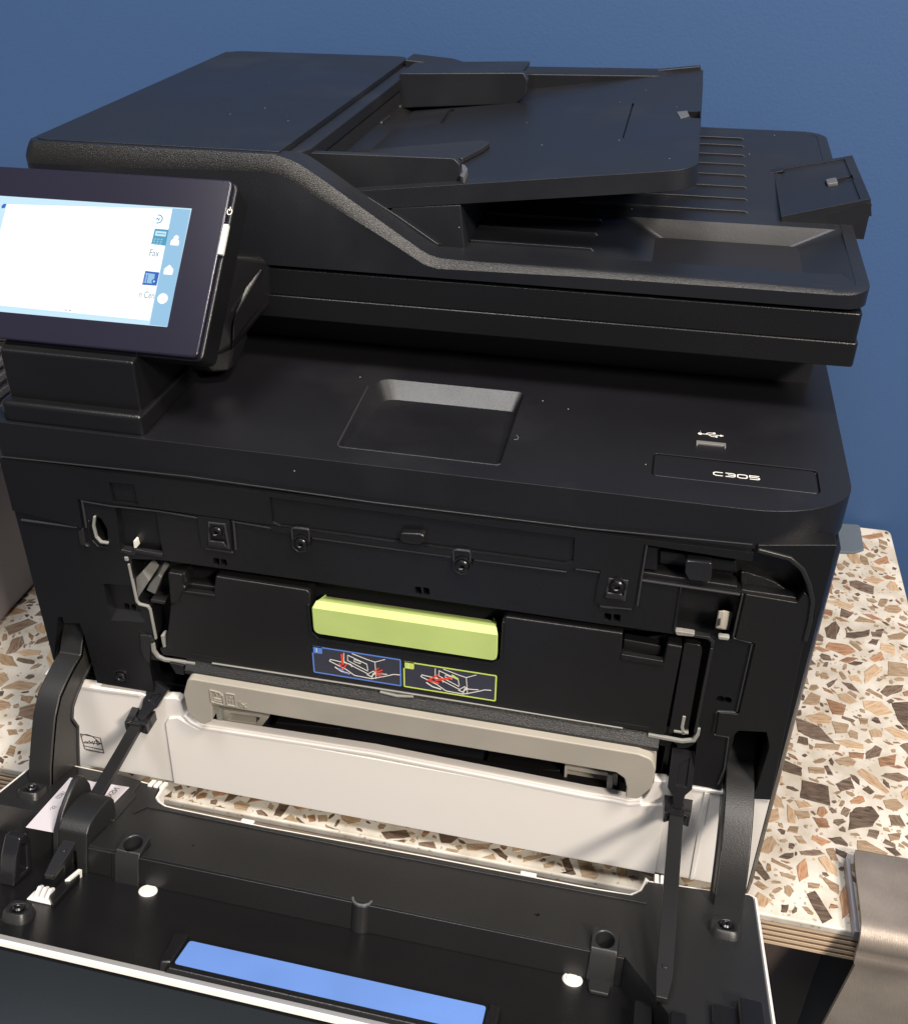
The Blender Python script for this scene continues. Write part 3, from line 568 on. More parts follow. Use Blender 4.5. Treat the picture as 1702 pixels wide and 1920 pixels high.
# --- deck cover
dk = plan(-203, 200.5, 0, 372, (7, 9), (44, 30))
def flat_wedge():
    a = Dp([(632,837),(937,872)]); b = Dp([(700,708),(983,733)]); zf = -7.2
    x0, x1 = a[0][0], a[1][0]; y0, y1 = a[0][1], b[0][1]
    t = fil([(x0, y0), (x1, y0), (x1, y1), (x0, y1)], [2, 3, 4, 8], 5); b2 = fil([(x0+1.2, y0+1.2), (x1-1.2, y0+1.2), (x1-2.5, y1-8.5), (x0+5, y1-8.5)], [2, 3, 4, 8], 5)
    def zz(y): return -2.4+(zf+2.4)*max(0, min(1, (y-y0)/(y1-9-y0)))
    return rings([[(x, y, 1) for x, y in t], [(x, y, 0) for x, y in t], [(x, y, zz(y)) for x, y in b2]])
pl = Dp([(1224,849),(1531,881),(1531,926),(1224,888)]); px0, px1 = pl[0][0], pl[1][0]; py0, py1 = pl[2][1], pl[0][1]
plo = fil(rect(px0, py0, px1, py1), 3, 5); pli = inset(plo, .75)
deck = mk('deck_cover', prism(dk, FZ, -19.4, 0), DECK, prt, bev=1.3, seg=4, ang=40, cuts=[flat_wedge(), prism(plo, FZ, -1.6, 1)])
mk('seam_strip', prism(inset(dk, .9), FZ, -20.6, -19.3), ARM, prt)
mk('recess_rim_glint', ribbon(Dp([(690,724),(633,833),(637,838),(930,872),(938,870)]), .8, FZ, -.15, .28), GLINT, deck, bev=.22)  # added pale strip paints the bright edge of the recess
bad = mk('badge_plate', prism(pli, FZ, -1.7, -.25), DECK, deck, bev=.35)
# lettering C305, wide square letters
def letter(strokes, x, y, w, h, t):
    for s in strokes: mk('letter_stroke', ribbon([(x+a*w, y+b*h) for a, b in s], .5, FZ, t-.05, t+.06), INKW, bad, smooth=False)
GC = [[(1,.95),(.25,.95),(.02,.75),(.02,.25),(.25,.02),(1,.02)]]; G3 = [[(0,.98),(.8,.98),(1,.82),(1,.2),(.8,.02),(0,.02)], [(.25,.5),(.97,.5)]]
G0 = [[(.2,.98),(.8,.98),(1,.8),(1,.2),(.8,.02),(.2,.02),(0,.2),(0,.8),(.2,.98)]]; G5 = [[(1,.98),(0,.98),(0,.55),(.85,.55),(1,.42),(1,.16),(.85,.02),(0,.02)]]
lt = Dp([(1338,893),(1415,893),(1336,877)]); lw = 4.0; gap = 5.15; lx0, ly0 = Dp([(1337,889)])[0]
for k, g_ in enumerate((GC, G3, G0, G5)): letter(g_, lx0+k*gap, ly0-.4, lw, 3.0, -.22)
ub = Dp([(1304,836),(1360,836),(1304,824)])
usb = mk('usb_port', bx(ub[0][0], ub[1][0], ub[0][1], ub[0][1]+4.2, -1, .9), GREYL, deck, bev=.3, cuts=[bx(ub[0][0]+.8, ub[1][0]-.8, ub[0][1]-.5, ub[0][1]+1.6, -.4, 2)])
usb.data.materials[0] = pbr('usb_grey_metal', (.20, .20, .19), .35, metal=.3)
ux, uy = Dp([(1311,812)])[0]; uy -= .6
for s in ([(0,0),(9.6,0)], [(2.5,0),(4.2,1.7),(6.4,1.7)], [(3.8,0),(5.4,-1.6),(7.2,-1.6)]): mk('usb_mark', ribbon([(ux+a, uy+b) for a, b in s], .42, FZ, .02, .09), INKW, deck, smooth=False)
for c, r, n in (((ux+.2, uy), .95, 14), ((ux+6.6, uy+1.7), .7, 12), ((ux+7.6, uy-1.6), .75, 4)): mk('usb_mark', prism(circ(*c, r, n), FZ, .02, .10), INKW, deck, smooth=False)
mk('usb_mark', prism([(ux+9.4, uy-.9), (ux+11, uy), (ux+9.4, uy+.9)], FZ, .02, .10), INKW, deck, smooth=False)
hx, hy = Dp([(970,822)])[0]
mk('lint_hair', ribbon([(hx-1, hy+3), (hx+.3, hy+1), (hx+.2, hy-1), (hx-1.4, hy-1.6)], .12, FZ, .03, .15), GREYL, deck)
# --- inner cover (pull-out waste panel) with green handle
IC = Fp([(404,1081),(575,1107),(581,1112),(584,1180),(596,1197),(922,1243),(938,1236),(942,1160),(948,1157),(1167,1188),(1164,1229),(1242,1244),(1250,1208),(1279,1213),(1246,1377),(1090,1354),(780,1301),(500,1258),(305,1228),(299,1216),(311,1214),(320,1134),(330,1128),(317,1077),(346,1075),(352,1092),(340,1110),(400,1117)], -.5)
ic = mk('inner_cover', prism(IC, FY, -.6, 9), INN, prt, bev=.9, seg=3)
mk('cover_end', prism(fil(Fp([(1282,1205),(1313,1210),(1316,1222),(1290,1368),(1252,1377)], .6), 1.5), FY, .6, 9), INN, ic, bev=.5)
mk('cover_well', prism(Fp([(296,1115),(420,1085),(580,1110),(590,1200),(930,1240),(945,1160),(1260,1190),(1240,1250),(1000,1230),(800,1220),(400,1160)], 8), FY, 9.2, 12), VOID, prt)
mk('cover_shelf', prism(Fp([(346,1094),(404,1102),(404,1113),(342,1105)], 2), FY, 2.5, 8.9), INN, ic, bev=.8)
mk('cover_shelf', prism(Fp([(1168,1200),(1240,1213),(1238,1232),(1166,1222)], 3), FY, 3.5, 8.9), INN, ic, bev=.8)
mk('shelf_lip', prism(Fp([(1164,1225),(1243,1238),(1242,1248),(1163,1235)], -.6), FY, -1.4, 2), INN, ic, bev=.5)
mk('shelf_lip', prism(Fp([(341,1106),(403,1114),(405,1119),(340,1110)], -.6), FY, -1.4, 2), INN, ic, bev=.5)
hp = Fp([(578,1132),(584,1185),(596,1197),(922,1243),(939,1236),(944,1165)], -.8)
mk('handle_well_rim', ribbon(hp, 1.3, FY, -1.5, 2), INN, ic, bev=.4)
gp = Fp([(584,1138),(933,1189),(933,1228),(921,1236.5),(596,1189),(586,1176)], -3); gx0, gx1 = gp[0][0], gp[1][0]
zt = hit(1, 0, 760, 1150)[2]; zfr = hit(1, -3, 760, 1164)[2]; zb = gp[4][1]
gpoly = fil([(gx0, zb), (gx1, zb), (gx1, zfr), (gx0, zfr)], [4, 3, .6, 1.5], 5)
gback = [(x, z if z < (zb+zfr)/2 else z+(zt-zfr)) for x, z in [(a+(1.2 if a < 0 else -1.2)*(1 if b > (zb+zfr)/2 else 0), b) for a, b in gpoly]]
gh = mk('green_handle', rings([[FY(x, z, 8) for x, z in inset(gback, 3)], [FY(x, z, 0) for x, z in gback], [FY(x, z, -2.6) for x, z in gpoly], [FY(x, z, -3.1) for x, z in inset(gpoly, .45)]]), GRN, ic)
mk('mould_line', prism(Fp([(1148,1352),(1216,1363),(1215,1368),(1147,1357)], -.6), FY, -.9, 0), INN, ic, bev=.1)
mk('mould_line', prism(Fp([(362,1226),(420,1235),(420,1237),(362,1228)], -.6), FY, -.9, 0), INN, ic, bev=.1)
# instruction stickers
def spline(pts): return Fp(pts, -.7)
def panel_art(corners, ink, num, npx, dx, dy, art):
    c = [Fp([p], -.6)[0] for p in corners]; x0 = (c[0][0]+c[3][0])/2; x1 = (c[1][0]+c[2][0])/2; z1 = (c[0][1]+c[1][1])/2; z0 = (c[2][1]+c[3][1])/2
    rr = fil(rect(x0, z0, x1, z1), 1.0, 4)
    s = mk('instruction_sticker', prism(rr, FY, -.78, -.6), INKD, ic, smooth=False)
    mk('sticker_border', ribbon(inset(rr, .35), .75, FY, -.84, -.77, closed=True), ink, s, smooth=False)
    mk('number_tab', prism(fil([(x0, z1-4.6), (x0+5.6, z1-4.6), (x0+5.6, z1), (x0, z1)], [.3, 1, 0, .8], 3), FY, -.84, -.77), ink, s, smooth=False)
    text('number', num, 4.2, Fr((0,0,0),(1,0,0),(0,0,1),(0,1,0)), x0+1.5, z1-3.9, -.88, INKW, s)
    for k, (pts, w, m) in enumerate(art): mk('drawing_line', ribbon(Fp([(u+dx, v+dy) for u, v in pts], -.6), w, FY, -.86-.004*k, -.77), m, s, smooth=False)
    return s
W_ = INKW
body_art = [([(618,1239),(620,1236),(658,1245),(660,1250)], .45, W_), ([(618,1239),(648,1254),(665,1266),(697,1272),(700,1262),(726,1264)], .45, W_), ([(645,1224),(645,1240),(688,1262),(692,1264)], .38, W_), ([(652,1228),(688,1245),(690,1256)], .38, W_), ([(652,1228),(652,1238),(690,1258)], .35, W_),
            ([(664,1236),(676,1240),(676,1244),(664,1240),(664,1236)], .3, W_), ([(660,1225),(688,1236),(703,1241),(722,1236)], .35, W_), ([(703,1241),(705,1262),(705,1272)], .35, W_), ([(692,1262),(700,1258),(705,1262),(695,1268),(688,1264)], .4, W_),
            ([(697,1272),(720,1268),(738,1264),(750,1265)], .4, W_), ([(628,1250),(640,1258),(656,1263)], .6, W_)]
panel_art([(584,1211),(752,1235),(753,1286),(589,1261)], INKB, '1', 0, 0, 0, body_art+[([(641,1226),(643,1246)], 1.1, INKR), ([(636,1243),(643,1254),(650,1245)], .7, INKR), ([(703,1258),(710,1252)], .6, INKR), ([(705,1260),(717,1256)], .65, INKR), ([(705,1262),(718,1262)], .65, INKR), ([(705,1264),(716,1268)], .6, INKR), ([(634,1253),(645,1256)], .8, INKB), ([(644,1260),(655,1263)], .8, INKB)])
panel_art([(756,1239),(932,1266),(929,1315),(757,1287)], INKG, '2', 0, 171, 29, body_art+[([(676,1241),(660,1244),(645,1245)], 1.4, INKR), ([(650,1236),(632,1246),(652,1252)], .9, INKR), ([(676,1236),(688,1244)], .8, INKG)])
# pale strips painting the lit edge of the opening
def liner(px, w=1.15, y0=-1.0, y1=.8, nm='lit_opening_edge', m=GREYL, yy=-.8): return mk(nm, ribbon(Fp(px, yy), w, FY, y0, y1), m, frame, bev=.35)
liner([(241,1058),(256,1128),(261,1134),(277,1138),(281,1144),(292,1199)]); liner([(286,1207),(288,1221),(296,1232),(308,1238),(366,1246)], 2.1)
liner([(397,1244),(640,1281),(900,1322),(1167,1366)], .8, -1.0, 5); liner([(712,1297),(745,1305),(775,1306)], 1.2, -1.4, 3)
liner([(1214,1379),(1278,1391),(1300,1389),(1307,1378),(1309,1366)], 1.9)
liner([(1303,1374),(1318,1295),(1334,1215)], 1.5, -1.2, 2, m=ARM); liner([(1334,1212),(1336,1204),(1328,1196),(1300,1192)], 1.6, -1.2, 2, m=ARM)
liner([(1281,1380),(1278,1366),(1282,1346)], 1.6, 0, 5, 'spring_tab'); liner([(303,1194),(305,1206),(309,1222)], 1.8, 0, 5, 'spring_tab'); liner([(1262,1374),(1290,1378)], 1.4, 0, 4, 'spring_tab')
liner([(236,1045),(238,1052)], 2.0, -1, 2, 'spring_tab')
# grey arms of the mechanism top left of the opening
mk('cavity_back', prism(inset(OP, -1.5), FY, 13, 16), VOID, prt)
mk('mechanism_arm', rings([[FY(x, z, y) for x, z in Fp(q, y)] for y, q in ((3, [(253,1086),(268,1070),(280,1090),(259,1122)]), (12, [(262,1070),(290,1046),(300,1060),(266,1105)]))]), pbr('dim_grey_plastic', (.17, .17, .16), .4), prt, bev=.5)
mk('mechanism_arm', rings([[FY(x, z, y) for x, z in Fp(q, y)] for y, q in ((4, [(280,1096),(297,1078),(303,1084),(291,1115),(274,1107)]), (13, [(296,1062),(312,1048),(320,1056),(305,1088),(290,1080)]))]), pbr('mid_grey_plastic', (.12, .12, .115), .4), prt, bev=.6)
mk('cover_hook', prism(Fp([(317,1070),(344,1074),(346,1094),(352,1100),(342,1112),(338,1128),(322,1130)], 0), FY, -1.8, 5), INN, ic, bev=1.2, seg=3)
mk('opening_step', prism(Fp([(282,1124),(310,1128),(309,1134),(283,1130)], 2), FY, 2, 10), ARM, prt, bev=.5)
# --- ledge under the inner cover
lg = Fp([(345,1244),(1236,1389),(1234,1412),(347,1264)], -3); lz1, lz0 = -136.6, -141.0
ledge = mk('textured_ledge', prism([(-3.4, -143.2), (-3.4, -140.8), (1.0, -135.6), (12, -134.8), (12, -143.2)], FX, lg[0][0], lg[1][0]), EDGE, prt, bev=.5, cuts=[prism(circ(*Fp([(766,1337)], -3)[0], 3.0, 20), FY, -6, 6)])
mk('ledge_end', prism(Fp([(318,1242),(345,1247),(347,1265),(330,1262)], -2), FY, -2.5, 10), BLK, prt, bev=.5)
# --- grey pull bar of the manual feed
GB = Fp([(352,1272),(1196,1414),(1222,1424),(1229,1442),(1221,1478),(1196,1499),(1172,1496),(1174,1478),(1170,1460),(1154,1449),(398,1322),(398,1352),(379,1360),(352,1338),(344,1302)], -8)
gz = max(p[1] for p in GB)
gbp = fil([GB[0], GB[1], GB[2], GB[3], GB[4], GB[5], GB[6], GB[7], GB[8], GB[9], GB[10], GB[11], GB[12], GB[13], GB[14]], [4, 3, 5, 4, 4, 4, 1, 3, 4, 2, 1.0, 3, 3, 4, 4], 4)
mk('manual_feed_bar', prism(gbp, FY, -8, 4), GREY, prt, bev=2.4, seg=4, ang=50)
# relief marks on the bar: page, envelope and 1x
def relief(pts, w=.5): mk('relief_mark', ribbon(Fp(pts, -8), w, FY, -8.6, -7.8), GREY, prt, bev=.08)
for s in ([(394,1293),(397,1315),(421,1321),(418,1304),(412,1298),(394,1293)], [(412,1298),(413,1304),(418,1304)], [(401,1303),(404,1296),(407,1304)], [(402,1308),(416,1311)], [(402,1312),(417,1315)],
          [(424,1299),(427,1321),(443,1324),(440,1302),(424,1299)], [(431,1305),(433,1308),(437,1306)], [(431,1311),(432,1317)], [(436,1312),(437,1318)], [(447,1316),(450,1314),(451,1325)], [(454,1318),(462,1326)], [(462,1319),(454,1325)]): relief(s)
# cavity contents
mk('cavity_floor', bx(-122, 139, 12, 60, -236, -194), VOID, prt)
mk('feed_floor_rail', prism(Fp([(400,1356),(620,1390),(640,1398),(1000,1455),(1170,1484),(1170,1490),(400,1366)], 6), FY, 6, 12), INN, prt, bev=.6)
mk('feed_block', prism(Fp([(520,1350),(640,1362),(625,1390),(500,1372)], 14), FY, 12, 30), INN, prt, bev=.8)
mk('feed_block', prism(Fp([(910,1432),(1050,1440),(1055,1470),(906,1446)], 14), FY, 12, 30), INN, prt, bev=.8)
def guide(px, inner, nm='paper_guide'):
    p = Fp(px, 9); g_ = mk(nm, prism(p, FY, 9, 26), GREY, prt, bev=.6, cuts=[prism(Fp(inner, 9), FY, 5, 18)])
    return g_
guide([(402,1330),(490,1340),(504,1346),(487,1367),(412,1354)], [(432,1338),(488,1346),(480,1356),(428,1350)])
mk('guide_fin', prism(Fp([(403,1326),(414,1328),(417,1358),(408,1356)], 5), FY, 5, 14), GREYL, prt, bev=.5)
guide([(1058,1436),(1158,1452),(1155,1482),(1056,1466)], [(1062,1444),(1138,1456),(1136,1472),(1062,1460)])
mk('guide_fin', prism(Fp([(1139,1452),(1149,1454),(1147,1484),(1136,1482)], 5), FY, 5, 14), GREYL, prt, bev=.5)
mk('size_mark', ribbon(Fp([(765,1407),(774,1409),(773,1416),(769,1422)], 11), .7, FY, 10.8, 11.6), INKW, prt)
# --- white paper tray front
TRY = Fp([(92,1282),(150,1285),(262,1300),(285,1310),(290,1322),(306,1309),(331,1310),(339,1316),(344,1334),(356,1348),(376,1358),(500,1377),(700,1408),(1099,1487),(1150,1495),(1180,1502),(1205,1500),(1216,1485),(1225,1464),(1249,1467),(1250,1471),(1290,1474),(1445,1497)])
TRY[0] = (-200, TRY[1][1]); mid = [p for p in TRY]
TRY += [(194.4, -237.2), (-200, -237.2)]
tray = mk('paper_tray', prism(TRY, FY, .3, 6), WHT, prt, bev=1.6, seg=3, ang=30)
mk('tray_top_edge', ribbon([(p[0], p[1]-1.2) for p in Fp([(150,1285),(262,1300)])], 2.2, FY, -.5, 4), WHTB, tray, bev=.5)
mk('tray_top_edge', ribbon([(p[0], p[1]-1.2) for p in Fp([(1290,1474),(1443,1497)])], 2.2, FY, -.5, 4), WHTB, tray, bev=.5)
mk('tray_top_edge', ribbon([(p[0], p[1]-1.4) for p in Fp([(346,1336),(358,1349),(378,1359.5),(500,1378),(700,1409),(1099,1488),(1150,1496),(1180,1503),(1203,1501)])], 2.6, FY, -1.6, 4.2), WHTB, tray, bev=.8, seg=3)
MP = Fp([(312,1354),(318,1345),(335,1343),(350,1352),(372,1364),(500,1383),(1099,1492),(1160,1503),(1200,1507),(1240,1506),(1246,1512),(1228,1632),(1226,1634)]); MP = MP[:-2]+[(MP[-2][0], -236.6), (Fp([(328,1466)])[0][0], -236.6)]
mk('tray_middle_panel', prism(MP, FY, -1.3, 1), WHT, tray, bev=.6, seg=2)
mk('tray_end_rib', prism([(a, b) for a, b in Fp([(1320,1485),(1330,1487),(1318,1560)])]+[(Fp([(1300,1640)])[0][0], -236.6), (Fp([(1294,1640)])[0][0], -236.6)], FY, -.4, 1), WHT, tray, bev=.3)
mk('tray_corner_tab', bx(-208, -199, 1, 16, -184, -166), WHTB, tray, bev=1.0)
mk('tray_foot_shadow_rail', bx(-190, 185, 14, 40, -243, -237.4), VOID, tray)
# efficiency logo printed on the tray
lgx = Fp([(152,1375),(189,1383),(196,1411),(160,1403)], .6)
mk('logo_line', ribbon(lgx, .45, FY, .08, .28, closed=True), INKK, tray, smooth=False)
for s in ([(158,1403-6),(194,1405)], [(153,1381),(157,1376.5),(164,1376),(173,1379),(181,1385),(189,1393)], [(158,1392),(162,1389),(165,1391),(169,1388),(171,1392),(175,1389),(177,1395),(179,1389),(182,1387),(184,1396),(190,1393),(184,1390),(181,1385)], [(160,1392),(190,1393)]):
    mk('logo_line', ribbon(Fp(s, .6), .38, FY, .08, .28), INKK, tray, smooth=False)
tq = Fp([(162,1404.5),(194,1410.5)], .6); text('logo_text', 'ENERGY STAR', 1.55, FY, tq[0][0], tq[0][1]-.6, .06, INKK, tray, sx=.95)
# ================================================================== FRONT DOOR (folded down)
def Q(pts, h=0): return FD.px(pts, h)
nl = Q([(296,1487),(297,1494),(303,1503),(314,1510),(330,1514),(500,1549),(800,1604),(1099,1662),(1180,1675),(1197,1668),(1205,1655),(1207,1640)])
OUT = [(-203, -5), (-180, -6), (-152.2, -5.1), (-133.7, -2.5), (-123.5, -3)] + nl[1:-1] + [(139.2, -3), (141.5, 0), (168.6, -2.2), (190, -5.2), (193.4, -3), (193.4, 139.5), (-203, 139.5)]
OUT = [tuple(p) for p in OUT]
inn = inset(OUT, 1.5)
def lowpt(p): return (p[0]*.95, p[1]+(8 if p[1] < 60 else -31))
shell = rings([[FD(x, s, -26) for x, s in [lowpt(p) for p in inset(OUT, 3)]], [FD(x, s, -2.6) for x, s in OUT], [FD(x, s, -.6) for x, s in OUT], [FD(x, s, 0) for x, s in inset(OUT, .5)], [FD(x, s, 0) for x, s in inset(OUT, 1.2)], [FD(x, s, -.8) for x, s in inn], [FD(x, s-(25 if s > 60 else 0), -19) for x, s in inn], ])
door = mk('front_door', shell, WHT, prt)
rear = [p for p in inset(OUT, 2.1)]
# rear deck of the liner: everything behind the step plus the right flank
lin = [(-200.8, 64)] + [p for p in rear if p[1] < 60 and p[0] < 191.2][:] 
lin = [p for p in rear if p[1] < 60] 
li = lin + [(191.2, 137), (150, 137), (150, 96), (141, 80), (131, 64.5), (-118, 63.5), (-118, 63.5), (-132, 63.5), (-132, 45), (-200.8, 45)]
ramp = li
liner_o = mk('door_liner', prism(li, FD, -20, .45), ARM, door, bev=.7, seg=2, ang=40, cuts=[prism(circ(*Q([(1006,1716)])[0], 1.3, 16), FD, -6, 3), prism(circ(*Q([(362,1587)])[0], .7, 12), FD, -6, 3), prism(rect(-116.9, 53.3, -103.4, 66.2), FD, -30, 3), prism(rect(115.6, 53.3, 128.0, 66.2), FD, -30, 3)])
mk('door_inner_panel', prism([(20, -15), (119, -15), (137.8, -4.5), (137.8, -6), (119, -17), (20, -17)], Fr(FD.o, FD.b, FD.n, FD.a), -201.3, 191.7), INN, door, bev=.3)
mk('liner_ridge', ribbon([(-122, 21.3), (0, 22.3), (140, 20.6)], 2.2, FD, .2, 1.1), ARM, door, bev=.45)
mk('liner_ridge', ribbon([(-122, 21.3), (-126, 30)], 2.2, FD, .2, 1.0), ARM, door, bev=.45) 
mk('step_wall', prism([(-119, 61.2), (131, 61.2), (131, 64.9), (-119, 64.9)], FD, -15.1, -.2), INN, door, bev=.5)
mk('step_fold', ribbon(Q([(1162,1828),(1180,1830),(1222,1876)], -14.8), .9, FD, -15.2, -14.2), INN, door, bev=.3)
mk('rim_clip', join(*[prism(rect(x, -4, x+2.6, 2.2), FD, -.5, 1.6) for x in (-131.5, -128, -124.5)]), WHTB, door, bev=.4)
mk('rim_clip', join(*[prism(rect(x, -4.5, x+2.2, 1.6), FD, -.5, 1.6) for x in (143.5, 146.4)]), WHTB, door, bev=.4)
mk('rim_clip', prism(rect(-70, 15.5, -63, 18.2), FD, -.4, .9), WHTB, door, bev=.3); mk('rim_clip', prism(rect(78, 14.2, 86, 17), FD, -.4, .9), WHTB, door, bev=.3)
# central half-round rib
rb = [(9+5.4*math.cos(a), 61.5+5.4*math.sin(a)) for a in [math.pi*k/12 for k in range(13)]]
mk('centre_boss', prism(rb, FD, -15.2, -.2), ARM, door, bev=.5)
mk('boss_cap', ribbon([(9+4.6*math.cos(a), 61.5+4.6*math.sin(a)) for a in [math.pi*k/12 for k in range(13)]], 1.2, FD, -.4, .7), DIM, door, bev=.4)
# posts with round sockets
def post(x0, x1):
    sec = [(53.2, -17), (53.5, 5.4), (64.4, 2.0), (66.0, -.8), (66.4, -17)]
    fr = Fr(FD.o, FD.b, FD.n, FD.a)
    return mk('socket_post', prism(sec, fr, x0, x1), ARM, door, bev=.65, seg=3, cuts=[prism(circ((x0+x1)/2+.013, 59.27, (x1-x0)*.345, 31, a0=.13), FD, -11.7, 8.3)])
post(-116.73, -103.64); post(115.8, 127.8)
mk('post_ramp', prism([(116.4, 65.6), (127, 65.6), (126, 74), (117.5, 74)], FD, -15.1, -13), ARM, door, bev=.8)
# housing the left strap runs through
FS = Fr(FD.o, FD.b, FD.n, FD.a)
hs = [(35, -17), (35.5, 4), (37, 11), (40, 14.4), (45, 14.6), (51, 13.8), (57, 12.3), (61.5, 10), (64.4, 6.5), (64.8, -17)]
hous = mk('strap_housing', prism(hs, FS, -148.5, -132.4), ARM, door, bev=1.3, seg=3, cuts=[prism([(58, -15.6), (70, -15.6), (70, -5), (58, -3)], FS, -144.5, -138.5), prism([(33, -10), (44, -10), (44, 10), (33, 10)], FS, -146, -136)])
fin = [(26, -14), (29, 2), (33, 15), (38, 22), (43, 25), (47, 24), (53, 19), (59, 13), (64, 5), (64.6, -16)]
mk('housing_fin', prism(fin, FS, -151.5, -148.2), ARM, door, bev=1.0, seg=3)
mk('step_wall', prism([(-132.6, 60), (-118, 60), (-118, 64), (-132.6, 64)], FD, -15.1, -1), INN, door, bev=.6)
# label on a raised pad, left rear
padp = Q([(144,1440),(228,1452),(266,1463),(250,1486),(256,1490),(214,1538),(150,1520)], 1.4)
mk('label_pad', prism(padp, FD, -.5, 1.4), ARM, door, bev=.7)
lb = Q([(130,1457),(242,1478),(238,1482),(213,1506)], 1.6); lbl = [(-177, 6), (-141.5, 7.0), (-141.2, 9), (-147, 60), (-171, 60), (-177, 57)]
PAP = pbr('label_paper', (.66, .62, .66), .45)
lp = Q([(132,1458),(243,1476),(212,1508),(170,1530),(108,1562),(49,1551)], 1.6)
lab = mk('serial_label', prism(lp, FD, -14.9, 1.62), PAP, door) if False else mk('serial_label', prism(lp, FD, 1.45, 1.62), PAP, door, smooth=False)
mk('label_step', prism(inset(lp, .8), FD, -15, 1.44), INN, door)
for px, s, sz in (((226,1478), 'NSX', 5.0), ((170,1466), '1D', 4.0), ((103,1496), '0281', 4.0), ((92,1518), '-55', 3.4)):
    x, q = Q([px], 1.7)[0]; text('label_text', s, sz, FD, x, q, 1.66, INKK, lab, rot=-math.pi/2.0 if s != 'NSX' else math.pi/2)
# white discs
for px in ((278,1668), (1073,1834)):
    x, q = Q([px], -14)[0]
    d = mk('white_disc', rings([[FD(a, b, h) for a, b in circ(x, q, r, 28)] for r, h in ((4.6, -16), (4.6, -14.6), (4.1, -14.1), (3.1, -14.1), (2.8, -13.8))]), WHTB, door)
# blue label on its raised bed
bl = Q([(362,1766),(907,1884),(905,1915),(347,1812)], -11)
bs0, bs1 = 100.5, 116.6; bx0, bx1 = -60.5, 75.5
mk('label_bed', prism([(bx0-4.5, bs0-3), (bx1+4, bs0-3), (bx1+4.5, bs1+4), (bx0-3.5, bs1+4)], FD, -15.2, -11.4, [(bx0-1.6, bs0-1.4), (bx1+1.6, bs0-1.4), (bx1+1.6, bs1+3), (bx0-1.2, bs1+3)]), BLK, door, bev=.7)
mk('bed_end', prism(fil([(bx0-8, bs0-1), (bx0-1.2, bs0-3.2), (bx0-1.0, bs1+1), (bx0-5.5, bs1+3)], 1.5), FD, -15.1, -9.6), BLK, door, bev=1.6, seg=3)
mk('bed_end', prism(fil([(bx1+1.2, bs0-2), (bx1+6, bs0), (bx1+6, bs1+3), (bx1+1.2, bs1+3)], 1.5), FD, -15.1, -9.8), BLK, door, bev=1.6, seg=3)
mk('blue_label', prism(fil(rect(bx0, bs0, bx1, bs1), 1.6, 4), FD, -11.45, -11.2), BLU, door, smooth=False)
# small bits: loop clip left, screw boss, white foot, hooks at the right
cl = [(70, -15), (71, 2), (75, 8.5), (80, 8.5), (84, 0), (86.5, -15)]
mk('loop_clip', prism(cl, FS, -167.5, -159), GLOS, door, bev=1.2, seg=3, cuts=[prism([(74, -12), (75, 2), (79, 4), (82, -12)], FS, -166, -156)])
def boss(x, q, h, r=6.2, hh=4):
    fo = fil([(x-r, q-r), (x+r, q-r), (x+r, q+r*.9), (x-r, q+r*.9)], r*.75, 6)
    b = mk('screw_boss', rings([[FD(a, c, h-1) for a, c in inset(fo, -1)], [FD(a, c, h+hh-1) for a, c in fo], [FD(a, c, h+hh) for a, c in inset(fo, .9)]]), ARM, door, cuts=[prism(circ(x, q, r*.56, 24), FD, h+hh-1.2, h+hh+3)])
    sc = mk('screw', rings([[FD(x+r*.42*k*math.cos(t), q+r*.42*k*math.sin(t), h+hh-1.3+z) for t in [2*math.pi*i/20 for i in range(20)]] for z, k in ((0, 1), (1.5, 1), (2.2, .75))]), SCR, door, cuts=[prism([(x+r*(.22 if i % 2 else .12)*math.cos(i*math.pi/6), q+r*(.22 if i % 2 else .12)*math.sin(i*math.pi/6)) for i in range(12)], FD, h+hh-.2, h+hh+4)])
x, q = Q([(35,1704)], -11)[0]; boss(x, q, -15, 6.2, 4.5)
wf = Q([(64,1698),(72,1668),(98,1672),(112,1690),(106,1700)], -10)
for k in range(3):
    x0 = -145+k*2.9; mk('white_foot', prism([(84, -15), (85, -11), (88, -9.8), (91, -12), (92.5, -15)], FS, x0, x0+1.7), WHTB, door, bev=.5)
mk('white_foot', prism(rect(-148, 86, -134.5, 93), FD, -15.1, -14.2), WHTB, door, bev=.5)
mk('white_gusset', prism([(-135.2, 68), (-133.2, 68), (-134.4, 77), (-136.5, 78)], FD, -15, -11), WHTB, door)
mk('strap_cradle', prism([(-139, 70), (-132.8, 70), (-132.2, 96), (-137.8, 90)], FD, -15.1, -12), INN, door, bev=.7)
mk('end_hook', prism(fil(rect(136.5, 84, 144, 112), 1), FD, -15, -5), BLK, door, bev=1); mk('end_hook', prism(fil(rect(150.5, 96, 157, 116), 1), FD, 0, 3), BLK, door, bev=1)
mk('end_hook', prism(fil(rect(167, 86, 178.5, 112), 1.5), FD, 0, 3), BLK, door, bev=1); mk('end_hook', prism(fil(rect(177.5, 82, 188, 112), 2), FD, 0, 6), BLK, door, bev=1.4, seg=3)
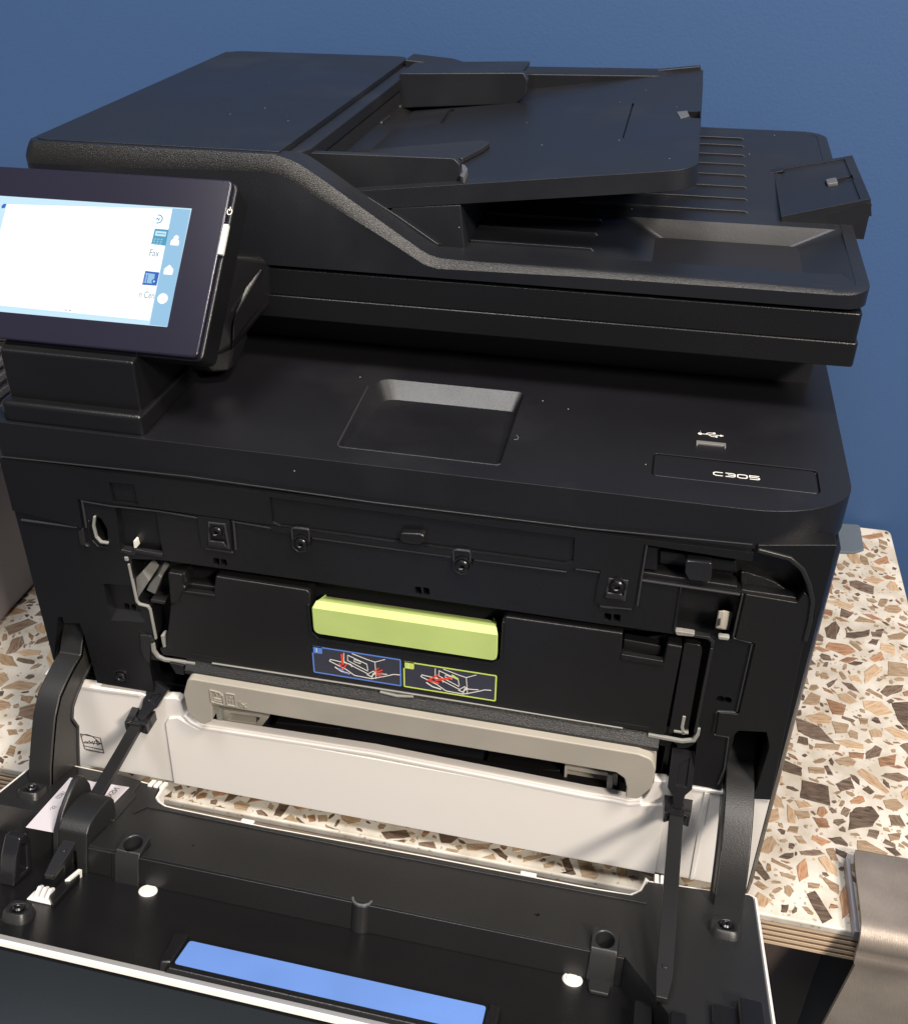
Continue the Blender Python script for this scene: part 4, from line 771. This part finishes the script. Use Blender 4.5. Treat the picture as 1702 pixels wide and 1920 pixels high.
# ---- hinge arms (curved blades)
def arm(side, pts, x0, x1, web=True):
    no = 11 if side == 'L' else 10; out = pts[:no]; xi = x1-2.6 if side == 'L' else x0
    a = mk('hinge_arm', ribbon([(p[0]+1.3, p[1]-.9) for p in out], 3.2, FX, x0, x1), ARM, prt, bev=.8, seg=3)
    mk('arm_web', prism(pts, FX, xi, xi+2.6), WEB, a, bev=.6, seg=2)
    mk('arm_rib', ribbon([(p[0]+1.5, p[1]) for p in pts[no:]], 1.6, FX, xi-.8, xi+3.4), WEB, a, bev=.4); return a
outerL = [(14, -128), (3.4, -141), (0, -146.5), (-9, -148), (-17, -150.5), (-26, -154), (-34, -162), (-41, -174), (-48, -187), (-52.5, -199), (-53, -206)]
innerL = [(-27, -209), (-23, -196), (-19, -184), (-22, -175), (-19, -169), (-13, -165), (-4, -161), (8, -158), (26, -150)]
arm('L', outerL+innerL, -193.5, -180)
outR = [(26, -146), (15, -153.6), (11, -156.4), (0, -157.5), (-11, -160.3), (-21, -167), (-30.5, -175.5), (-37, -184), (-42, -193), (-46, -206)]
inR = [(-36, -208), (-29, -196), (-22, -186), (-12, -175), (0, -169), (12, -168), (26, -164)]
arm('R', outR+inR, 171.5, 185.5)
# screw pads at the arm feet
for x, q in ((-184.5, 34), (176, 34.5)): boss(x, q-3.5, .2, 6.6, 4)
# ---- straps with knuckle joints
def strap(kp, Xf, hf, fs):
    k = np.array(hit(1, -6.5, *kp)); f_ = np.array(FD(Xf, fs, hf)); d = (f_-k); L = np.linalg.norm(d); d /= L
    xx = np.array([1, 0, 0])-d*d[0]; xx /= np.linalg.norm(xx); n = np.cross(xx, d); n *= (1 if n[2] > 0 else -1)
    F = Fr(k, xx, d, n); w = 3.5
    st = mk('strap', prism([(-w, 3), (w, 3), (w, L*.90), (w*.55, L), (-w*.8, L), (-w, L*.90)], F, -1.6, 1.6), ARM, prt, bev=.5)
    mk('strap_rivet', prism(circ(0, L*.86, 1.3, 16), F, 1.4, 2.2), ARM, st, bev=.3)
    mk('knuckle', join(prism(fil([(-w-3.8, -13), (-w+1.0, -13), (-w+1.0, 4), (-w-2.6, 7)], 1), F, -3.5, 3.2), prism(fil([(w-.8, -13), (w+4.2, -13), (w+3.2, 6), (w-.8, 5)], 1), F, -3.8, 3.0), prism([(-w-.5, 0), (w+.6, 0), (w, 5.5), (-w, 5.5)], F, -3, 2.4)), GLOS, st, bev=.7, seg=3)
    mk('knuckle_pin', prism(circ(-6.5, 0, 1.7, 18), Fr(k, d, n, xx), -w-1, w+1), SCR, st)
    return F, k
FL, kL = strap((262,1352), -141, -7, 84)
FR_, kR = strap((1268,1520), 147, 3.4, 92)
def link(kp, up, wd):
    d = np.array(up)-kp; L = np.linalg.norm(d); d = d/L; xx = np.array([1, 0, 0])-d*d[0]; xx /= np.linalg.norm(xx); n = np.cross(xx, d); n *= (1 if n[2] > 0 else -1)
    F = Fr(kp, xx, d, n)
    l = mk('strap_link', prism([(-2.2, 2), (2.2, 2), (3, 10), (wd, 14), (wd, L), (-wd, L), (-wd, 13), (-3, 9)], F, -2.2, 2.2), GLOS, prt, bev=.8, seg=3, cuts=[prism([(-1.6, 15), (wd*.5, 15), (wd*.5, L-4), (-1.6, L-8)], F, 1, 4)])
link(kL, tuple(hit(1, 4, 306, 1284)), 4.6); link(kR, tuple(hit(1, 5, 1283, 1402)), 6.0)
mk('pit_fin', prism([(2, -148), (6, -144), (6, -166), (3, -160)], FX, -143, -141.8), GREY, prt); mk('pit_fin', prism([(2, -150), (8, -146), (8, -168), (4, -162)], FX, 158.4, 159.4), GREYL, prt)
# ================================================================== SCANNER AND FEEDER
XL, XR = -214.0, 202.0
def scplan(x0, x1, y0, y1, r): return fil([(x0, y0), (x1, y0), (x1, y1), (x0, y1)], r, 6)
sb = mk('scanner_base', prism(scplan(-206, 201.4, 90, 362, [3, 3, 10, 10]), FZ, 28, 40), BLK, prt, bev=.7, seg=2)
mk('scanner_frame', prism(scplan(-205, 200.4, 90.8, 361, [3, 3, 10, 10]), FZ, 40, 54), BLK, prt, bev=.7, seg=2)
mk('scanner_gasket', prism(scplan(-203, 197, 96, 358, 4), FZ, 53.5, 58), VOID, prt)
mk('output_bay', bx(-196, 190, 130, 362, -1, 28), VOID, prt)
# lid: outer skin following the diagonal
hiP = [(60,278),(260,281),(460,289),(514,293),(545,300),(562,308),(580,320),(605,337),(640,362),(700,405),(760,448),(788,468),(805,478),(825,484),(860,488),(1100,505),(1400,527),(1560,541)]
HI = [(hit(1, 93.6, u, v)[0], hit(1, 93.6, u, v)[2]) for u, v in hiP]
loP = [(52,306),(260,315),(440,320),(499,322),(530,329),(549,340),(566,350),(590,367),(625,388),(690,428),(748,465),(776,484),(797,497),(820,504),(855,506),(1100,520),(1400,541),(1560,553)]
LO = [(hit(1, 90, u, v)[0], hit(1, 90, u, v)[2]) for u, v in loP]
secs = []    # (outer point xy, low z, inner offset pt xy, high z, thick pt)
def hz(tbl, x):
    t = sorted(tbl)
    if x <= t[0][0]: return t[0][1]
    for (a, b), (c, d) in zip(t, t[1:]):
        if a <= x <= c: return b+(d-b)*(x-a)/(c-a+1e-9)
    return t[-1][1]
ZL, ZLh = LO[0][1], 109.8; ZR, ZRh = LO[-1][1], HI[-1][1]
def add(px, py, nx, ny, zl, zh, th, c=3.8): secs.append(((px, py), zl, (px-nx*c, py-ny*c), zh, (px-nx*th, py-ny*th)))
add(XL, 358, -1, 0, 102, ZLh, 10)
for y in (300, 200, 130, 112): add(XL, y, -1, 0, 102, ZLh, 10)
for k in range(1, 8): a = math.pi+k/8*math.pi/2; add(XL+10+10*math.cos(a), 100+10*math.sin(a), math.cos(a), math.sin(a), ZL if k > 3 else 102, ZLh, 10)
xs = [p for p in zip(LO, HI) if p[0][0] > XL+11]
for (lx_, lz_), (hx_, hz_) in xs:
    th = 11 if lx_ < -78 else (19 if lx_ < 12 else 7)
    secs.append(((lx_, 90), lz_, (hx_, 93.6), min(hz_, ZLh) if lx_ > -78 else ZLh, (hx_, 90+th)))
for k in range(1, 8): a = math.pi*1.5+k/8*math.pi/2; add(XR-11+11*math.cos(a), 101+11*math.sin(a), math.cos(a), math.sin(a), ZR+(k*.3), ZRh+.5, 6, 3.8)
for y in (104, 180, 280, 346): add(XR, y, 1, 0, ZR+2+(y-100)*.033, ZRh+.3+(y-100)*.034, 6, 3.8)
for k in range(1, 8): a = k/8*math.pi/2; add(XR-16+16*math.cos(a), 346+16*math.sin(a), math.cos(a), math.sin(a), ZR+2+(346-100)*.033, ZRh+.3+(346-100)*.034, 6, 3.8)
add(60, 362, 0, 1, ZR+10, ZRh+9, 6, 3.8)
V, F = [], []; 
for (o, zl, i_, zh, t_) in secs:
    # outer bottom, outer low edge, high edge, inner edge, inner bottom
    m1 = ((o[0]*.72+i_[0]*.28), (o[1]*.72+i_[1]*.28), zl+(zh-zl)*.40); m2 = ((o[0]*.3+i_[0]*.7), (o[1]*.3+i_[1]*.7), zl+(zh-zl)*.80)
    V += [(o[0], o[1], 56), (o[0], o[1], 57), (o[0], o[1], zl), m1, m2, (i_[0], i_[1], zh), (t_[0], t_[1], zh), (t_[0], t_[1], 56)]
K = 8
for s in range(len(secs)-1):
    for c in range(K): F.append([s*K+c, s*K+(c+1) % K, (s+1)*K+(c+1) % K, (s+1)*K+c])
F += [list(range(K)), list(range((len(secs)-1)*K, len(secs)*K))[::-1]]
skin = mk('lid_skin', (V, F), LID, prt); skin.data.set_sharp_from_angle(angle=math.radians(24))
skin.data.materials.append(EDGE)
for p in skin.data.polygons:
    if .12 < abs(p.normal.z) < .9 and p.normal.y < -.2: p.material_index = 1
lcv = fil([(-208.5, 97), (-76, 97), (-76, 360), (-208.5, 360)], [8, .5, 12, 14], 6)
cov = mk('feeder_cover', prism(lcv, FZ, 57, 110.4), LID, prt, bev=1.3, seg=3, ang=40)
mk('feeder_cover_lip', prism([(-76, 103), (-70, 112), (-67, 118), (-67, 345), (-72, 352), (-76, 352)], FZ, 100, 107.5), LID, prt, bev=1.2, seg=3)
mk('feed_slot', bx(-78, -68, 112, 348, 80, 99), VOID, prt)
mk('feed_slot_ramp', prism([(-70, 80), (-70, 92), (-60, 86.5), (-58, 80)], Fr((0,0,0),(1,0,0),(0,0,1),(0,1,0)), 112, 348), INN, prt, bev=.8)
for y in (250, 296): mk('feed_roller_tab', bx(-72, -66, y, y+20, 86, 92), ARM, prt, bev=1.5)
# right top of the lid with cup recess and output ribs
def slope(vf): return [(x, y, z+(max(0, (y-104))*.034 if z > 62 else 0)) for x, y, z in vf[0]], vf[1]
RT = fil([(-60, 95.6), (197.4, 95.6), (197.4, 357.4), (-60, 357.4)], [.5, 8, 12, .5], 6)
zt0 = HI[-1][1]
cup_t = fil(rect(89, 110, 196.5, 172), [7, 9, 9, 6], 5); cup_b = fil(rect(111, 117, 168, 166.5), [4, 4, 4, 4], 5)
cupc = ([(x, y, z) for x, y, z in prism(cup_b, FZ, zt0-9, zt0+4, [(143+(x-143)*1.12, 141+(y-141)*1.05) for x, y in cup_t])[0]], prism(cup_b, FZ, 0, 1, cup_t)[1])
rt = mk('lid_output_top', slope(prism(RT, FZ, 57, zt0+.15)), LID, prt, bev=.8, seg=3, cuts=[cupc])
for k, y in enumerate((334, 317, 296, 276, 255, 233, 212, 191)):
    z = zt0+.15+(y-104)*.034; mk('output_rib', prism([(60, z-.2), (60, z+1.3), (149, z+1.3), (151.5, z-.2)], FY, y-1.0, y+.6), LID, rt, bev=.4)
for k, y in enumerate((163, 142, 120)):
    z = zt0+.15+(y-104)*.034; mk('output_rib', prism([(14, z-.2), (14, z+1.6), (74.5, z+1.6), (76.5, z-.2)], FY, y-1.0, y+.8), LID, rt, bev=.4)
# flap
fa = math.radians(15)
FF = Fr((166.5, 180, 69.5), (math.cos(fa), 0, math.sin(fa)), (0, 1, 0), (-math.sin(fa), 0, math.cos(fa)))
flap = mk('output_stop_flap', prism([(0, 0), (43, 2), (43, 90), (0, 93)], FF, -9, 0), LID, prt, bev=.8, seg=2, cuts=[prism([(2, 3), (38.5, 4.5), (38.5, 86), (2, 90)], FF, -.9, 2), prism(fil(rect(25, 40, 39, 52), 2), FF, -5, 2)])
mk('flap_catch', prism(fil(rect(25.5, 41, 31, 51), 1.2), FF, -3.5, .4), DIM, flap, bev=.6)
mk('flap_side', prism([(166, 60), (209, 60), (209, 78), (206, 79)], FY, 181, 271), LID, prt)
mk('flap_thumb_slot', prism(fil(rect(-6, 84, 6, 92), 3), FF, -.2, .7), BLK, flap, bev=.3)
# feeder input tray
def Tpx(pts, h=0): return FT.px(pts, h)
TP = fil([(-72, 1), (108.6, 1), (108.6, 248), (-72, 248)], [.5, 15, 4, .5], 8)
sl1 = Tpx([(843,204),(853,204),(833,231),(824,231)]); sl2 = Tpx([(1185,193),(1188,194),(1169,259),(1166,258)]); nt1 = Tpx([(1283,209),(1312,208),(1312,222),(1296,221)])
tray2 = mk('feeder_tray', prism(TP, FT, -9.4, 0), LID, prt, bev=.9, seg=3, cuts=[prism(sl1, FT, -2, 1), prism(sl2, FT, -1.5, 1), prism(nt1, FT, -4, 1)])
mk('tray_notch_catch', prism(Tpx([(1268,210),(1288,208),(1292,217),(1275,222)], .3), FT, -.3, .5), DIM, tray2, bev=.3)
mk('tray_back_rail', prism([(-78, 238), (-60, 243), (-4, 244), (107, 246), (107, 250), (-78, 250)], FT, -1, 2.5), LID, tray2, bev=.8)
mk('tray_back_wall', rings([[ (x, y, z) for x, y, z in q] for q in ([(-74, 338, 84), (-74, 338, 112), (-48, 338, 110), (-30, 338, 105), (119, 350, 106), (119, 350, 100)], [(-74, 361, 84), (-74, 361, 112.2), (-46, 361, 110), (-30, 361, 106), (119, 361, 108.6), (119, 361, 100)])]), LID, prt, bev=.8)
mk('tray_fold', ribbon(Tpx([(1000,153),(1130,146),(1250,139)], .2), 1.2, FT, -.2, .5), LID, tray2, bev=.2)
# guides: back one and front one
bg = [(hit(1, 300, u, v)[0], hit(1, 300, u, v)[2]) for u, v in ((750,137),(982,136),(989,150),(987,178),(966,195),(745,203))]
mk('paper_guide', prism(fil(bg, [1, 2, 2, 4, 4, 1], 4), FY, 299.5, 306), LID, tray2, bev=1.1, seg=3)
mk('guide_top', prism([(bg[0][0], bg[0][1]), (bg[1][0]-2, bg[1][1]), (bg[1][0]-2, bg[1][1]-3), (bg[0][0], bg[0][1]-3)], FY, 304, 340), LID, tray2, bev=.8)
fg = [(hit(1, 118, u, v)[0], hit(1, 118, u, v)[2]) for u, v in ((575,286),(850,297),(862,308),(864,347),(680,357),(600,330))]
mk('paper_guide', prism(fil(fg, [1, 3, 3, 1, 1, 1], 4), FY, 118, 123), LID, tray2, bev=.9, seg=3)
mk('guide_heel', prism(Tpx([(600,290),(652,283),(905,262),(918,266),(905,276),(866,296)], 3.0), FT, 0, 3.0), ARM, tray2, bev=.8)
mk('guide_knob', prism(fil(Tpx([(862,312),(872,315),(877,322),(870,338),(863,336)], 1.5), .6), FT, 0, 3), DIM, tray2, bev=.5)
mk('tray_support', prism([(-24, 82.5), (10.4, 86), (13.5, 60), (-3, 60), (-30, 75)], FY, 111, 200), LID, prt, bev=.8)
mk('under_tray_well', bx(-64, 70, 205, 356, 60, 84), VOID, prt)
mk('tray_scoop', rings([[(x, y, z) for x, z in q] for y, q in ((108.6, [(-42, 91.5), (-20, 79), (0, 66.5), (-6, 60), (-42, 60)]), (114, [(-36, 85), (-16, 75), (4, 64), (-2, 60), (-36, 60)]))]), LID, prt, bev=.5)
# ================================================================== CONTROL PANEL
mk('panel_neck', prism([(8, 9.5), (8, 35), (14, 36.5), (74, 84), (74, 9.5)], FX, -190.5, -121.3), BLK, prt, bev=1.2, seg=3)
mk('panel_foot', prism(fil(rect(-193.5, 2, -118.6, 80), [4, 3, 8, 8], 4), FZ, -1, 10.4), BLK, prt, bev=2.4, seg=4)
cp = mk('control_panel', prism(fil(rect(-224, -.2, -90, 87.6), 3.2, 5), FP, -9.5, 0), BEZ, prt, bev=1.0, seg=3)
mk('panel_back_shell', prism(fil(rect(-222.5, 1.0, -87.5, 86.5), 4, 5), FP, -17, -3.6, fil(rect(-224.6, -.9, -88.8, 88.3), 4, 5)), BLK, prt, bev=1.2, seg=3)
sx1, sy0, sy1 = -107.6, 13.0, 71.9; sx0 = -211
scr = mk('screen', prism(rect(sx0, sy0, sx1, sy1), FP, -.2, .05), E_T, cp, smooth=False)
def scp(pts): return FP.px(pts)
mk('screen_side_bar', prism(scp([(324,391),(358,393.5),(314.5,612.5),(281,609)]), FP, .04, .09), E_S, scr, smooth=False)
mk('screen_page', prism([(sx0+6.8, 16.2)]+scp([(0,570)])[:0]+scp([(281,601),(325,392),(288,393)])[:2]+scp([(14,383)]), FP, .04, .08), E_W, scr, smooth=False)
def ic_(pts, m, z=.10, nm='screen_icon'): mk(nm, prism(scp(pts), FP, z, z+.03), m, scr, smooth=False)
ic_([(291,429),(317,431),(311,461),(284,458)], E_I); ic_([(293,433),(313,435),(311,444),(291,442)], E_T, .13); ic_([(295,437),(311,438.5),(310.8,440),(294.7,438.6)], E_I, .16)
for i in range(3):
    for j in range(3): x, y = 290+j*6.2-i*1.4, 447+j*.5+i*4.4; ic_([(x,y),(x+3.6,y+.3),(x+3,y+2.6),(x-.6,y+2.3)], E_S, .13)
ic_([(273,508),(299.5,511),(294,536),(267,534)], E_B); ic_([(274,512),(291,514),(290,522),(287,532),(269,530)], E_S, .13)
mk('screen_icon', ribbon(scp([(274,515),(271,529)]), .4, FP, .16, .18), E_B, scr, smooth=False); mk('screen_icon', ribbon(scp([(278,515),(275,530)]), .4, FP, .16, .18), E_B, scr, smooth=False)
gx_, gy_ = scp([(289.5,528)])[0]; mk('screen_icon', prism(circ(gx_, gy_, 1.25, 16), FP, .17, .2), E_B, scr, smooth=False); mk('screen_icon', prism(circ(gx_, gy_, .6, 4), FP, .2, .23), E_T, scr, smooth=False)
q = scp([(299,411)])[0]; mk('screen_icon', ribbon([(q[0]-1.0+0*0, q[1]+2.1)]+[(q[0]-.4+2.0*math.cos(a), q[1]+2.0*math.sin(a)) for a in [math.pi/2-k*math.pi/8 for k in range(9)]]+[(q[0]-1.0, q[1]-2.1)], .55, FP, .1, .13), E_I, scr, smooth=False)
mk('screen_icon', ribbon(scp([(293,412),(296,409),(298,413),(301,409)]), .45, FP, .1, .13), E_I, scr, smooth=False)
tx = scp([(279,480)])[0]; text('screen_text', 'Fax', 5.0, FP, tx[0], tx[1], .12, E_G, scr, sx=.74)
tx = scp([(261,558)])[0]; text('screen_text', 'n Cen', 4.8, FP, tx[0]-.3, tx[1], .12, E_G, scr, sx=.68)
for px in ((122,582), (130,583)): x, y = scp([px])[0]; mk('screen_icon', prism(rect(x, y, x+1.2, y+.4), FP, .1, .13), E_G, scr, smooth=False)
# side bar symbols: person, house, disc
x, y = scp([(329,452)])[0]; mk('screen_symbol', prism(circ(x+.2, y+1.6, 1.25, 18), FP, .12, .16), E_W, scr, smooth=False); mk('screen_symbol', prism(fil([(x-2.2, y-2.2), (x+2.2, y-2.2), (x+2.0, y+.2), (x+.8, y+1.2), (x-.8, y+1.2), (x-2.0, y+.2)], .6), FP, .12, .165), E_W, scr, smooth=False)
x, y = scp([(317,506)])[0]; mk('screen_symbol', prism(fil([(x-2.2, y-2.4), (x+2.2, y-2.4), (x+2.3, y+.3), (x, y+2.6), (x-2.3, y+.3)], .5), FP, .12, .16), E_W, scr, smooth=False)
x, y = scp([(305.5,560)])[0]; mk('screen_symbol', prism(circ(x, y, 2.55, 28), FP, .12, .16), E_W, scr, smooth=False)
mk('screen_icon', prism(scp([(4,386),(9,382),(13,383),(10,390),(4,391)]), FP, .1, .13), E_B, scr, smooth=False)
# power button and its mark on the right edge of the panel
pbm = scp([(423,419),(432,420),(422,477),(413,476)])
mk('power_button', prism(fil([(a, b) for a, b in [(-90.6, pbm[2][1]), (-88.0, pbm[2][1]), (-88.0, pbm[0][1]), (-90.6, pbm[0][1])]], .8, 4), FP, -2.5, -.2), INKW, cp, bev=.4)
x, y = scp([(431,397)])[0]; mk('power_mark', ribbon([(x+1.15*math.cos(a), y+1.5*math.sin(a)) for a in [math.radians(120+k*30) for k in range(11)]], .42, FP, .05, .12), INKW, cp, smooth=False); mk('power_mark', ribbon([(x, y+.4), (x, y+2.4)], .42, FP, .05, .12), INKW, cp, smooth=False)
# bracket joining the panel to the scanner
def at(px, y): return tuple(hit(1, y, *px))
br = [at((432,462), 84), at((500,482), 93), at((509,492), 93), at((513,562), 93), at((432,664), 66), at((442,640), 64), at((398,668), 56), at((388,610), 56), at((395,560), 56), at((420,480), 70)]
mk('panel_bracket', hull(br+[(x-30, y+4, z) for x, y, z in br]), BLK, prt, bev=2.6, seg=4, ang=20)
b2 = [at((440,650), 66), at((440,690), 66), at((430,697), 62), at((400,699), 58), at((388,688), 56), at((386,640), 56), at((470,620), 84), at((455,660), 82)]
mk('bracket_base', hull(b2+[(x-30, y+4, z) for x, y, z in b2]), BLK, prt, bev=2.0, seg=3, ang=20)
mk('bracket_cheek', hull([at((436,600), 62), at((470,500), 84), at((495,500), 88), at((500,560), 88), at((432,660), 62), at((437,640), 60)]+[at((440,610), 68), at((505,560), 93)]), BLK, prt, bev=2.0, seg=3, ang=20)
